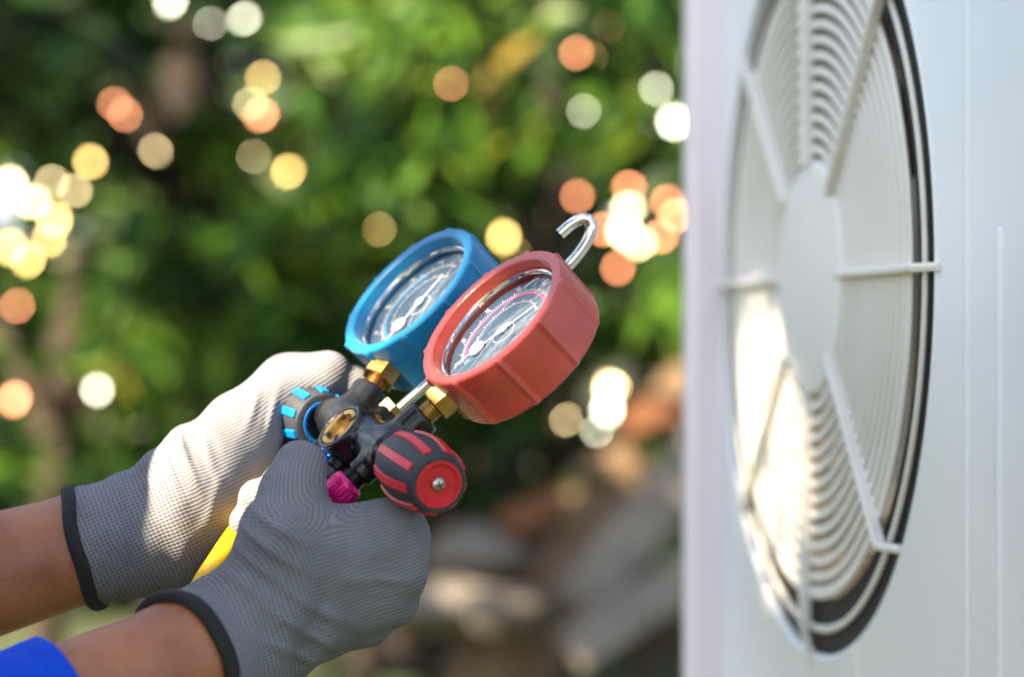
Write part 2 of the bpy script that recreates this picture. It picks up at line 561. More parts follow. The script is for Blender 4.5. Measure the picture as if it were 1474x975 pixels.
M['bark_warm'] = noisy(material('warm_bark', (.12, .075, .04), .9), (.075, .045, .025), (.16, .105, .058), 10, bump=1., bscale=40, bdist=.01)
M['soil'] = noisy(material('soil', (.13, .09, .055), .95), (.022, .015, .009), (.055, .039, .024), 5, 8, bump=1., bscale=30, bdist=.02)
m = M['soil']; cr_ = [n for n in m.node_tree.nodes if n.bl_idname == 'ShaderNodeValToRGB'][0]
gz = N(m, 'ShaderNodeTexNoise'); gz.inputs['Scale'].default_value = 1.6; gz.inputs['Detail'].default_value = 9; gz.inputs['Roughness'].default_value = .7
L(m, [n for n in m.node_tree.nodes if n.bl_idname == 'ShaderNodeTexCoord'][0].outputs['Object'], gz.inputs['Vector'])
gr_ = N(m, 'ShaderNodeValToRGB'); gr_.color_ramp.elements[0].position = .44; gr_.color_ramp.elements[1].position = .56
L(m, gz.outputs['Fac'], gr_.inputs['Fac'])
gm_ = N(m, 'ShaderNodeMix'); gm_.data_type = 'RGBA'; gm_.inputs['B'].default_value = (.035, .06, .015, 1)
L(m, gr_.outputs['Color'], gm_.inputs['Factor']); L(m, cr_.outputs['Color'], gm_.inputs['A']); L(m, gm_.outputs['Result'], bsdf(m).inputs['Base Color'])
M['stone'] = noisy(material('pale_stone', (.45, .43, .4), .85), (.08, .068, .055), (.17, .148, .125), 8, bump=.8, bscale=30, bdist=.01)
M['board'] = noisy(material('weathered_board', (.5, .44, .38), .8), (.10, .085, .068), (.19, .165, .138), 10, bump=.6, bscale=30, bdist=.004)
M['clay'] = noisy(material('fired_clay', (.42, .16, .06), .85), (.11, .04, .014), (.18, .07, .024), 20, bump=.6, bscale=80, bdist=.004)
M['wall'] = noisy(material('cream_render', (.62, .52, .36), .9), (.56, .46, .31), (.66, .57, .41), 3, bump=.4, bscale=60, bdist=.004)

# ------------------------------------------------------------------ setting: ground with a bank behind
xs = np.concatenate([np.linspace(-300, -14, 12)[:-1], np.linspace(-14, 14, 141), np.linspace(14, 300, 12)[1:]])
ys = np.concatenate([np.linspace(-300, -8, 10)[:-1], np.linspace(-8, 16, 121), np.linspace(16, 400, 14)[1:]])
X, Y = np.meshgrid(xs, ys, indexing='ij')
bank = 1 / (1 + np.exp(-(Y - 3.4) * 3.2))
Z = bank * (0.72 + .06 * np.sin(X * 1.7) + .05 * np.sin(Y * 2.3 + X)) * np.clip((30 - Y) / 15, 0, 1)
Z += (.015 * np.sin(X * 5.1 + Y * 3) + .012 * np.sin(Y * 7.3 - X * 2)) * (np.abs(X) < 14)


def ground_z(x, y):
    """ground height in mm at x,y mm"""
    x, y = x / 1000, y / 1000
    b = 1 / (1 + math.exp(-(y - 3.4) * 3.2))
    z = b * (.72 + .06 * math.sin(x * 1.7) + .05 * math.sin(y * 2.3 + x)) * min(max((30 - y) / 15, 0), 1)
    return 1000 * (z + .015 * math.sin(x * 5.1 + y * 3) + .012 * math.sin(y * 7.3 - x * 2))


nx, ny = X.shape
ii = np.arange(nx * ny).reshape(nx, ny)
F = np.stack([ii[:-1, :-1], ii[1:, :-1], ii[1:, 1:], ii[:-1, 1:]], -1).reshape(-1, 4)
me = mesh_np('ground', np.stack([X, Y, Z], -1).reshape(-1, 3) * 1000, F, M['soil'])
tag(put(bpy.data.objects.new('ground', me)), kind='structure')


# ------------------------------------------------------------------ foliage
def leaf_cloud(pos, dirs, length, width, tone, normals=None):
    """many folded lanceolate leaves as one array; pos = stalk end"""
    n = len(pos)
    d = dirs / np.linalg.norm(dirs, axis=1, keepdims=True)
    if normals is None:
        normals = rng.normal(size=(n, 3)) + np.array([0, 0, .8])
    s = np.cross(d, normals); s /= np.linalg.norm(s, axis=1, keepdims=True) + 1e-9
    u = np.cross(s, d)
    prof = [(0, .0, 0), (.28, .42, .06), (.28, 0, 0), (.28, -.42, .06), (.68, .36, .02), (.68, 0, -.05), (.68, -.36, .02), (1, 0, -.16)]
    V = np.zeros((n, 8, 3))
    for k, (a, w, h) in enumerate(prof):
        V[:, k] = pos + d * (a * length)[:, None] + s * (w * width)[:, None] + u * (h * length * .5)[:, None]
    f = np.array([(0, 1, 2), (0, 2, 3), (1, 4, 5), (1, 5, 2), (2, 5, 6), (2, 6, 3), (4, 7, 5), (5, 7, 6)])
    F = (f[None] + 8 * np.arange(n)[:, None, None]).reshape(-1, 3)
    return V.reshape(-1, 3), F, np.repeat(tone, 8)


def twigs(centres, per, spread, ln, wd, tone_c):
    """whorls of drooping leaves round twig ends"""
    n = len(centres)
    c = np.repeat(centres, per, 0)
    d = rng.normal(size=(n * per, 3)); d[:, 2] = d[:, 2] * .5 - .55
    pos = c + rng.normal(size=c.shape) * spread
    return pos, d, rng.uniform(*ln, n * per), rng.uniform(*wd, n * per), np.clip(np.repeat(tone_c, per) + rng.normal(size=n * per) * .10, 0, 1)


def cam_px(p):
    """photo pixel of points (n,3) mm"""
    dy = p[:, 1] - CAM_Y
    return 737 + p[:, 0] * FPX / dy, 487.5 - (p[:, 2] - CAM_Z) * FPX / dy


# openings between the crowns where the bright sky shows: lines through the garden (point, direction from it), radius mm
GAPS = [((P(0, 275, 3000), 48)), ((P(15, 345, 3000), 40)), ((P(908, 325, 3000), 52)), ((P(255, -5, 3000), 38)), ((P(890, 560, 3000), 60))]
EYE = np.array([0, CAM_Y, CAM_Z])


def keep(pos, extra=0.):
    ok = np.ones(len(pos), bool)
    for q, r in GAPS:
        d = np.array(q) - EYE; ln = np.linalg.norm(d); d = d / ln
        v = pos - EYE
        t = v @ d
        dist = np.linalg.norm(v - t[:, None] * d, axis=1)
        ok &= dist > (r + extra) * np.clip(t / ln, .3, 4)
    return ok


GLINTS = []      # (px, py, depth, size, kind)
for row_ in """257 119 3900 30 gold|311 127 3900 36 gold|378 112 3900 20 gold|223 220 3800 44 cream|252 279 3700 30 cream|302 270 3800 20 cream|415 246 3900 36 gold|298 300 3800 18 gold
365 225 3800 17 cream|375 165 3900 30 rust|360 150 3900 24 cream|180 165 3900 28 rust|165 150 3900 22 rust|130 232 3900 24 gold|75 262 3800 26 cream|108 274 3800 26 cream|48 290 3800 34 cream|78 318 3800 32 gold
70 345 3800 26 gold|15 355 3800 40 gold|40 375 3800 24 gold|25 440 3900 30 rust|20 576 3800 30 rust|15 265 3800 46 cream|352 26 3700 32 silver|303 33 3700 18 silver|245 2 3700 36 silver
795 131 3700 26 silver|840 160 3600 20 silver|945 128 3700 20 silver|970 174 3700 40 silver|830 283 3800 30 rust|820 345 3800 30 rust|725 340 3700 42 gold|742 365 3700 24 gold
905 300 3800 44 cream|900 335 3800 46 cream|920 350 3800 40 cream|960 290 3800 28 rust|950 340 3800 30 rust|890 385 3800 26 rust|905 270 3800 30 rust|870 330 3800 24 rust|975 310 3800 30 rust
140 562 3600 36 silver|95 488 3700 16 silver|80 580 3700 22 gold|122 612 3600 24 cream|880 560 3500 50 cream|905 590 3500 40 silver|875 590 3500 34 silver|860 620 3500 24 silver|815 605 3500 17 cream
830 75 3800 20 rust|850 85 3800 17 gold|650 120 3900 18 rust|695 100 3900 18 gold|545 330 3900 15 gold""".replace('\n', '|').split('|'):
    a_ = row_.split()
    GLINTS.append((float(a_[0]), float(a_[1]), float(a_[2]), float(a_[3]) * random.uniform(.36, .66), a_[4]))


def clear_glints(pos, r=95):
    ok = np.ones(len(pos), bool)
    for px, py, y, sz, kd in GLINTS:
        g_ = np.array(P(px, py, y))
        for d, rr in ((np.array(SUN), r), ((EYE - g_) / np.linalg.norm(EYE - g_), r * .75)):
            v = pos - g_
            t = v @ d
            dist = np.linalg.norm(v - t[:, None] * d, axis=1)
            ok &= ~((t > -60) & (dist < rr * (1 if sz > 10 else .6)))
    return ok


def crown(name, parent, centres, per, mat, ln, wd, tone_c, spread=25, gap=0., glint=True):
    pos, d, l_, w_, tn = twigs(centres, per, spread, ln, wd, tone_c)
    mid = pos + d / np.linalg.norm(d, axis=1, keepdims=True) * l_[:, None] * .5
    ok = keep(mid, gap)
    if glint:
        ok &= clear_glints(mid)
    V, F_, t_ = leaf_cloud(pos[ok], d[ok], l_[ok], w_[ok], tn[ok])
    me = mesh_np(name, V, F_, mat, smooth=False, attrs={'tone': t_})
    return put(bpy.data.objects.new(name, me), parent)


def limb(mb, pts, r0, r1, seg=10):
    """gnarled tapering limb through pts"""
    out, rs = [], []
    n = len(pts) - 1
    for i in range(n):
        for k in range(6):
            t = k / 6
            p0, p1, p2, p3 = (Vector(pts[max(min(j, n), 0)]) for j in (i - 1, i, i + 1, i + 2))
            q = .5 * ((2 * p1) + (p2 - p0) * t + (2 * p0 - 5 * p1 + 4 * p2 - p3) * t * t + (3 * p1 - p0 - 3 * p2 + p3) * t ** 3)
            s_ = (i + t) / n
            r = r0 + (r1 - r0) * s_
            out.append(q + Vector((random.uniform(-1, 1), random.uniform(-1, 1), 0)) * r * .07)
            rs.append(r * random.uniform(.93, 1.07))
    out.append(Vector(pts[-1])); rs.append(r1)
    mb.tube(out, 0, seg, True, rs)


def tree(label, base_px, depth, crown_pts, per, tone, bark, leaf, ln, wd, spread=25, r0=60, lean=None, r1=18, name='mango_tree', gap=0., limbs=5, group='trees and shrubs behind the hands'):
    bx = P(base_px, 0, depth).x
    base = Vector((bx, depth, ground_z(bx, depth) - 40))
    root = empty(name, base)
    tag(root, label, 'tree', group)
    mb = MB()
    top = Vector(crown_pts.mean(0)) if lean is None else Vector(lean)
    mid = base.lerp(top, .5) + Vector((random.uniform(-60, 60), random.uniform(-40, 40), 0))
    limb(mb, [base, base.lerp(mid, .5), mid, top], r0, r1 * 1.6)
    mb.build('trunk', bark, root)
    lb = MB()
    for k in range(limbs):
        e = Vector(crown_pts[random.randrange(len(crown_pts))])
        st = mid.lerp(top, random.uniform(0, .9))
        limb(lb, [st, st.lerp(e, .5) + Vector((0, 0, 50)), e], r1, 5, 7)
    lb.build('branches', bark, root)
    crown('crown', root, crown_pts, per, leaf, ln, wd, tone, spread, gap)
    return root


def region(n, x0, x1, y0, y1, d0, d1):
    """random twig ends filling a block of the garden given by its outline at its depth"""
    px, py, dd = rng.uniform(x0, x1, n), rng.uniform(y0, y1, n), rng.uniform(d0, d1, n)
    return np.array([P(a, b, c) for a, b, c in zip(px, py, dd)])


def tones(n, mean, sd=.16):
    return np.clip(rng.normal(mean, sd, n), 0, 1)


# the garden behind: five trees, then a dense hedge
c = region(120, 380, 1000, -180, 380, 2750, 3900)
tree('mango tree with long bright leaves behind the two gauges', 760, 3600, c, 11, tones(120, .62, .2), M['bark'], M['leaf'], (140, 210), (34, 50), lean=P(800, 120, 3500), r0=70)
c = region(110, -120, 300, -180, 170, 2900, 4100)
tree('tree with deep shade put into its leaf colour and a thick brown limb behind the sunlit glove', 250, 4200, c, 9, tones(110, .05, .05), M['bark_dark'], M['leaf'], (130, 200), (34, 48), lean=P(280, 30, 3900), r0=90, r1=45)  # low leaf tone stands in for the deep shade of this corner
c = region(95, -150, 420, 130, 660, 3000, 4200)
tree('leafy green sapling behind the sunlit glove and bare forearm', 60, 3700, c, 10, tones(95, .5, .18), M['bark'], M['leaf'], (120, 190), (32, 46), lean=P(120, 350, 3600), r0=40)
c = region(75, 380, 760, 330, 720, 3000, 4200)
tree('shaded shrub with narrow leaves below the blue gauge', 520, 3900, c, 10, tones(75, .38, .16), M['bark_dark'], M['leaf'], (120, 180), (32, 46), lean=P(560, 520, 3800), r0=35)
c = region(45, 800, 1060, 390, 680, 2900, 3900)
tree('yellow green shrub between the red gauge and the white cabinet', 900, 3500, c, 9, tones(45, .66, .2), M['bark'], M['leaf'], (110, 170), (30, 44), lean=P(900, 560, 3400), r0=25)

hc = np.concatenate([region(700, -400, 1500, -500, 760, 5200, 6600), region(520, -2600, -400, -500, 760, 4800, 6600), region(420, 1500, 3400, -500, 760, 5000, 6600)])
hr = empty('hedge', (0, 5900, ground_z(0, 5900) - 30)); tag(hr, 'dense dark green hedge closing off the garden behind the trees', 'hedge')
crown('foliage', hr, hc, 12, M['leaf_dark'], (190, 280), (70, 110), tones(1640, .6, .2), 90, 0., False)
hb = MB()
for k in range(24):
    x = -4600 + k * 430 + random.uniform(-60, 60)
    limb(hb, [(x, 5900, ground_z(x, 5900) - 60), (x + 40, 5900, 1300), (x - 30, 5850, 2300)], 35, 12, 8)
hb.build('stems', M['bark_dark'], hr)

# leaves added for the bright discs, aimed to mirror the sun at the camera
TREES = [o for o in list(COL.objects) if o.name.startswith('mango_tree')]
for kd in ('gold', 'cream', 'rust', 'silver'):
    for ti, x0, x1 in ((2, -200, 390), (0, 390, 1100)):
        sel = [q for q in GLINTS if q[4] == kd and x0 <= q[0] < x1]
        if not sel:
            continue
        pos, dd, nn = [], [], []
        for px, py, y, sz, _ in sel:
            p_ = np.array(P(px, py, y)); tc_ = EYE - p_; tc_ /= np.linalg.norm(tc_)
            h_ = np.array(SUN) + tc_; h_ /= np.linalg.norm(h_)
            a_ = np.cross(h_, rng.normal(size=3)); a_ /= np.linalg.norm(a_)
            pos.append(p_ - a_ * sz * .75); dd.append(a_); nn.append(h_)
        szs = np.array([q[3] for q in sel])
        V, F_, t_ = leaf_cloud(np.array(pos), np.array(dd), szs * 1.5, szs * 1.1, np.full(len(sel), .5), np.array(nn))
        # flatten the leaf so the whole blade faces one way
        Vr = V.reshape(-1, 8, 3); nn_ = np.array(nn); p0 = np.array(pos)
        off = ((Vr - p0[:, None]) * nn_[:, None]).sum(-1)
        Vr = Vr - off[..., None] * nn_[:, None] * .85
        me = mesh_np('glint_leaves', Vr.reshape(-1, 3), F_, M['glint_' + kd], smooth=False, attrs={'tone': t_})
        tag(put(bpy.data.objects.new('glint_leaves', me), TREES[ti]), kind='stuff')


# leaning limbs, boards, stones and bricks on the bank
def leaning_limb(name, label, pts, r0, r1, mat):
    mb = MB(); limb(mb, pts, r0, r1, 14)
    return tag(mb.build(name, mat), label, 'log')


leaning_limb('leaning_limb', 'thick brown limb leaning up from the bank beside the white cabinet', [P(690, 1010, 2900), P(800, 830, 2950), P(900, 690, 3000), P(1010, 560, 3050)], 90, 70, M['bark_warm'])
leaning_limb('dark_limb', 'dark limb leaning behind the red knob', [P(590, 960, 3300), P(650, 790, 3300), P(740, 600, 3300), P(830, 450, 3300)], 85, 55, M['bark_dark'])


def board(name, label, a, b, w, th, mat):
    a, b = Vector(a), Vector(b)
    m_ = frame(b - a, Vector((.2, -1, .5)), a)
    ln = (b - a).length
    mb = MB(); mb.prism([(-th, -w), (th, -w), (th, w), (-th, w)], 0, ln, m_, .03)
    return tag(mb.build(name, mat, smooth=False), label, 'board')


board('weathered_board', 'pale weathered board leaning low beside the white cabinet', P(830, 870, 2600), P(1020, 640, 2700), 42, 9, M['board'])
board('weathered_board', 'grey board lying under the pale leaning board', P(820, 940, 2500), P(1040, 800, 2600), 34, 9, M['board'])


def stone(px, py, dep, r, label, mat='stone', sc=(1.3, 1, .75)):
    c_ = P(px, py, dep)
    mb = MB()
    seg, rings = 12, 8
    ph = [random.uniform(0, 6) for _ in range(6)]
    vs_, fs = [], []
    for i in range(rings + 1):
        th = math.pi * i / rings
        for j in range(seg):
            f_ = 2 * math.pi * j / seg
            d_ = Vector((math.sin(th) * math.cos(f_), math.sin(th) * math.sin(f_), math.cos(th)))
            q = 1 + .12 * math.sin(3 * d_.x + ph[0]) + .1 * math.sin(4 * d_.y + ph[1]) + .1 * math.sin(5 * d_.z + ph[2]) + .06 * math.sin(9 * d_.x + 7 * d_.y + ph[3])
            vs_.append(Vector((d_.x * sc[0], d_.y * sc[1], d_.z * sc[2])) * r * q + c_)
    for i in range(rings):
        for j in range(seg):
            j2 = (j + 1) % seg
            fs.append((i * seg + j, (i + 1) * seg + j, (i + 1) * seg + j2, i * seg + j2))
    mb.add(vs_, fs)
    return tag(mb.build('stone', M[mat]), label, 'stone', 'stones on the bank')


stone(690, 800, 2900, 75, 'large pale grey stone on the bank behind the grey glove')
stone(640, 872, 2800, 80, 'flat buff stone below the large pale stone', 'board', (1.7, 1, .6))
stone(735, 880, 2700, 55, 'small pale stone beside the orange brick')
stone(930, 900, 2600, 60, 'dark stone under the boards', 'bark')
for px, py, lab in ((765, 925, 'orange fired clay brick lying on the bank'), (762, 745, 'orange fired clay brick wedged above the pale stones'), (930, 600, 'orange fired clay brick balanced by the leaning limb')):
    m_ = frame((.5, .3, .2), (0, -1, .4), P(px, py, 2900))
    mb = MB(); mb.prism([(-18, -26), (18, -26), (18, 26), (-18, 26)], -48, 48, m_, .04)
    tag(mb.build('brick', M['clay'], smooth=False), lab, 'brick', 'bricks on the bank')

# ------------------------------------------------------------------ unseen tree added to shape the sun (its crown keeps it off most of the work)
# air conditioner axes (used here for the sunlit gap too)
AD = Vector((.15, -.9887, 0)).normalized()       # along the front, towards the camera
AN = Vector((-.9887, -.15, 0)).normalized()      # out of the front
AH = P(1165, 400, 285)                           # centre of the fan hub


def ac(t, dz, h=0.):
    return AH + AD * t + AN * h + Vector((0, 0, dz))


e1 = Vector((0, 0, 1)).cross(SUN).normalized(); e2 = SUN.cross(e1)
LIT = [(P(330, 640, 20), 46), (P(400, 550, 20), 40), (P(470, 540, 20), 24), (P(285, 740, 25), 40), (P(290, 790, 25), 30), (P(345, 700, 25), 32), (P(235, 690, 25), 20), (P(350, 735, 0), 20),
       ]
LIT_AC = [(ac(-115, -92), 50), (ac(-80, -122), 52), (ac(-42, -145), 38), (ac(-140, -45), 30), (ac(-14, -122), 28), (ac(-100, -150), 20)]
lit2 = [((Vector(p).dot(e1), Vector(p).dot(e2)), r) for p, r in LIT]
tgt = [P(0, 500, 30), P(0, 975, -60), P(560, 975, -60), P(850, 330, 40), ac(-260, -320), ac(-260, 330), ac(420, 330), ac(420, -320)]
u0, u1 = min(p.dot(e1) for p in tgt) - 160, max(p.dot(e1) for p in tgt) + 160
w0, w1 = min(p.dot(e2) for p in tgt) - 120, max(p.dot(e2) for p in tgt) + 160
u0, u1, w0, w1 = u0 - 320, u1 + 320, w0 - 420, w1 + 320
THIN = [(P(588, 424, 50), 33), (P(707, 469, -28), 33)] + LIT_AC          # leaves thinned to let some sun through
thin2 = [((Vector(p).dot(e1), Vector(p).dot(e2)), r) for p, r in THIN]
org = Vector((0, 0, CAM_Z)).dot(SUN)
VV, TT_ = [], []
S_, E1_, E2_ = np.array(SUN), np.array(e1), np.array(e2)
for step, lay, lmin, lmax, asp, thin_ok in ((62, 9, 120, 170, .40, False), (26, 5, 46, 64, .5, False), (11, 4, 19, 26, .6, False), (8, 3, 10, 13, .6, False), (8, 1, 14, 18, .55, True)):
    uu, ww = np.meshgrid(np.arange(u0, u1, step), np.arange(w0, w1, step))
    uu, ww = np.tile(uu.ravel(), lay), np.tile(ww.ravel(), lay)
    uu = uu + rng.uniform(-.5, .5, len(uu)) * step; ww = ww + rng.uniform(-.5, .5, len(ww)) * step
    if lmax < 100:                       # small leaves only line the openings
        close = np.zeros(len(uu), bool)
        for (cu, cw), r in lit2 + thin2:
            close |= np.hypot(uu - cu, ww - cw) < r + (120 if lmax > 40 else 55 if lmax > 15 else 26)
        uu, ww = uu[close], ww[close]
    n = len(uu)
    cen = uu[:, None] * E1_ + ww[:, None] * E2_ + (rng.uniform(2700, 3300, n)[:, None] + org) * S_
    dd = rng.normal(size=(n, 3)); dd[:, 2] -= .4
    dd -= (dd @ S_)[:, None] * S_ * .8
    ln_ = rng.uniform(lmin, lmax, n)
    dn = dd / np.linalg.norm(dd, axis=1, keepdims=True)
    V, _, t_ = leaf_cloud(cen - dn * ln_[:, None] * .5, dd, ln_, ln_ * asp, np.clip(rng.normal(.45, .2, n), 0, 1), S_ + rng.normal(size=(n, 3)) * .3)
    Vr = V.reshape(-1, 8, 3)
    a2 = Vr @ E1_; b2 = Vr @ E2_
    ok = np.ones(n, bool)
    for (cu, cw), r in lit2:
        ok &= (np.hypot(a2 - cu, b2 - cw) > r).all(1)
    if not thin_ok:
        for (cu, cw), r in thin2:
            ok &= (np.hypot(a2 - cu, b2 - cw) > r).all(1)
    if thin_ok:
        for (cu, cw), r in thin2[:2]:
            ok &= (np.hypot(uu - cu, ww - cw) > r + 4) | (rng.random(n) < .12)
    VV.append(Vr[ok]); TT_.append(t_.reshape(-1, 8)[ok])
nb_ = 300                                    # outer boughs added to put the bank behind in broken shade
src = np.array([P(a_, b_, c_) for a_, b_, c_ in zip(rng.uniform(480, 1080, nb_), rng.uniform(640, 1050, nb_), rng.uniform(2300, 3500, nb_))])
cen = src + rng.uniform(3700, 4300, nb_)[:, None] * S_
dd = rng.normal(size=(nb_, 3)); dd[:, 2] -= .4
V, _, t_ = leaf_cloud(cen, dd, rng.uniform(150, 210, nb_), rng.uniform(60, 90, nb_), np.clip(rng.normal(.45, .2, nb_), 0, 1), S_ + rng.normal(size=(nb_, 3)) * .4)
VV.append(V.reshape(-1, 8, 3)); TT_.append(t_.reshape(-1, 8))
bough_end = Vector(cen.mean(0))
Vr = np.concatenate(VV); tt = np.concatenate(TT_)
f8 = np.array([(0, 1, 2), (0, 2, 3), (1, 4, 5), (1, 5, 2), (2, 5, 6), (2, 6, 3), (4, 7, 5), (5, 7, 6)])
F_ = (f8[None] + 8 * np.arange(len(Vr))[:, None, None]).reshape(-1, 3)
W3 = Vr[:, 2]
print('shade leaves', len(Vr))
base = Vector((-2500, -1500, 0))
st = empty('added_shade_tree', base)
tag(st, 'unseen tree added so that its crown shades the worker and the cabinet', 'tree')
me = mesh_np('crown', Vr.reshape(-1, 3), F_, M['leaf'], smooth=False, attrs={'tone': tt.ravel()})
put(bpy.data.objects.new('crown', me), st)
ctr = Vector(W3.mean(0))
corners = [Vector(E1_ * a_ + E2_ * b_ + S_ * (3000 + org)) for a_ in (u0 + 60, u1 - 60) for b_ in (w0 + 60, w1 - 60)]
end = max(corners, key=lambda q: min(math.hypot(q.dot(e1) - c_[0], q.dot(e2) - c_[1]) for c_, r_ in lit2 + thin2) - (500 if q.x > -900 else 0))
out_ = Vector((end.x - ctr.x, end.y - ctr.y, 0)).normalized()
base = Vector((end.x, end.y, 0)) + out_ * 350
st.matrix_basis = Matrix.Translation(base * MM); WORLD[st.name] = st.matrix_basis.copy()
for ch_ in st.children:
    ch_.matrix_parent_inverse = st.matrix_basis.inverted()
mb = MB(); limb(mb, [base + Vector((0, 0, ground_z(base.x, base.y) - 60)), base + Vector((20, 10, 1200)), base.lerp(end, .4) + Vector((0, 0, end.z * .55)), end], 110, 26, 14); mb.build('trunk', M['bark'], st)
mb = MB(); limb(mb, [base + Vector((20, 10, 1500)), base.lerp(bough_end, .5) + Vector((0, 0, 1700)), bough_end + Vector((0, 0, 150))], 55, 14, 10); mb.build('bough', M['bark'], st)

# ------------------------------------------------------------------ air conditioner
AZ = Matrix(((AD.x, 0, AN.x, 0), (AD.y, 0, AN.y, 0), (0, 1, 0, 0), (0, 0, 0, 1)))      # local (t, dz, h) -> world
AF = Matrix.Translation(AH) @ Matrix(((AD.x, 0, AN.x, 0), (AD.y, 0, AN.y, 0), (0, 1, 0, 0), (0, 0, 0, 1)))
ACROOT = empty('air_conditioner', ac(60, -330, -160))
tag(ACROOT, 'white outdoor air conditioner unit with a round fan grille', 'air conditioner')
T0, T1, B0, B1, HP, DEP = -262, 440, -322, 300, -2.5, -330.0
RH = 221.0


def panel_with_hole():
    seg = 128
    mb = MB()
    ring, out, back = [], [], []
    for i in range(seg):
        th = 2 * math.pi * i / seg
        c_, s_ = math.cos(th), math.sin(th)
        ring.append((RH * c_, RH * s_, HP))
        back.append((RH * c_, RH * s_, HP - 14))
        k = min((T1 if c_ > 0 else -T0) / max(abs(c_), 1e-6), (B1 if s_ > 0 else -B0) / max(abs(s_), 1e-6))
        out.append((k * c_, k * s_, HP))
    # exact corners
    for cx, cy in ((T1, B1), (T0, B1), (T0, B0), (T1, B0)):
        j = min(range(seg), key=lambda q: (out[q][0] - cx) ** 2 + (out[q][1] - cy) ** 2)
        out[j] = (cx, cy, HP)
    rim = [(x * 1.012, y * 1.012, HP + 1.2) for x, y, z in ring]
    rim2 = [(x * 1.024, y * 1.024, HP) for x, y, z in ring]
    vs_ = back + ring + rim + rim2 + out
    fs = []
    for lv in range(4):
        for i in range(seg):
            j = (i + 1) % seg
            fs.append((lv * seg + i, lv * seg + j, (lv + 1) * seg + j, (lv + 1) * seg + i))
    mb.add(vs_, fs)
    return mb


mb = panel_with_hole(); mb.v = [tuple(AF @ Vector(v)) for v in mb.v]
mb.build('front_panel', M['ac_white'], ACROOT)
mb = MB()
for a_ in ((T0, T1, B1 - 2, B1, DEP, HP - .5), (T0, T1, B0, B0 + 2, DEP, HP - .5), (T0, T0 + 2, B0 + 2, B1 - 2, DEP, HP - .5), (T1 - 2, T1, B0 + 2, B1 - 2, DEP, HP - .5), (T0 + 2, T1 - 2, B0 + 2, B1 - 2, DEP, DEP + 2)):
    mb.box(*a_, m=AF)
mb.build('cabinet', M['ac_white'], ACROOT, smooth=False)
mb = MB()
prf = [(-262, -5), (-262, 13), (-258, 18), (-234, 19), (-227, 15), (-226, -5)]
n_ = len(prf)
mb.add([AF @ Vector((t, B, h)) for B in (B0, B1) for t, h in prf], [(i, (i + 1) % n_, n_ + (i + 1) % n_, n_ + i) for i in range(n_)] + [tuple(range(n_)), tuple(range(2 * n_ - 1, n_ - 1, -1))])
mb.build('corner_post', M['ac_post'], ACROOT, angle=60)
# shroud, motor and fan inside
mb = MB(); mb.lathe([(212, -20), (208, -60), (206, -150), (0, -150)], 96, AF); mb.build('fan_housing', M['shroud'], ACROOT)
mb = MB(); mb.lathe([(189.5, -4.6), (220.2, -4.6), (220.2, -14), (189.5, -14)], 96, AF, close=True); mb.build('gap_shade_ring', M['dark'], ACROOT)  # near black ring stands in for the shade behind the grille edge
fan = MB(); fan.lathe([(0, -50), (52, -52), (60, -60), (60, -120), (0, -120)], 48, AF)
fan_o = fan.build('fan', M['grille'], ACROOT)
bl = MB()
for k in range(7):
    rr = 58 + (190 - 58) * k / 6
    for j in range(8):
        th = (j / 7 - .5) * 1.35 - .004 * (rr - 58)
        bl.v.append((rr * math.cos(th), rr * math.sin(th), -75 - 38 * (j / 7 - .5) - 8 * math.sin(j / 7 * math.pi)))
bl.f = [(k * 8 + j, k * 8 + j + 1, (k + 1) * 8 + j + 1, (k + 1) * 8 + j) for k in range(6) for j in range(7)]
bme = bl.mesh('blade', M['grille'])
for k in range(3):
    o = bpy.data.objects.new('blade', bme)
    AFm = AF.copy(); AFm.translation = AF.translation * MM
    put(o, fan_o, AFm @ Matrix.Rotation(2.1 * k + .4, 4, 'Z'))
# grille: hub, slat rings, ribs
mb = MB(); mb.lathe([(0, 2.5), (60, 2.0), (67, .5), (70, -3), (70, -12), (0, -12)], 96, AF)
M['hub'] = noisy(material('hub_plastic', (.83, .83, .81), .4), (.81, .81, .79), (.85, .85, .83), 12, rough=(.34, .48))
GR = mb.build('grille_hub', M['hub'], ACROOT)
NR = 13
for k in range(NR):
    r = 76 + (185 - 76) * k / (NR - 1)
    w = 2.9 if k < NR - 1 else 3.8
    mb = MB(); mb.lathe([(r - w, -1.4), (r - w * .7, -.2), (r + w * .7, -.2), (r + w, -1.4), (r + w * .8, -2.6), (r - w * .8, -2.6)], 96, AF, close=True)
    mb.build('grille_ring', M['grille'], ACROOT)
for r in (206,):
    mb = MB(); mb.lathe([(r - 2.2, -2.6), (r - 1.2, -1.2), (r + 1.2, -1.2), (r + 2.2, -2.6), (r + 1.2, -4), (r - 1.2, -4)], 96, AF, close=True)
    mb.build('grille_ring', M['grille'], ACROOT)
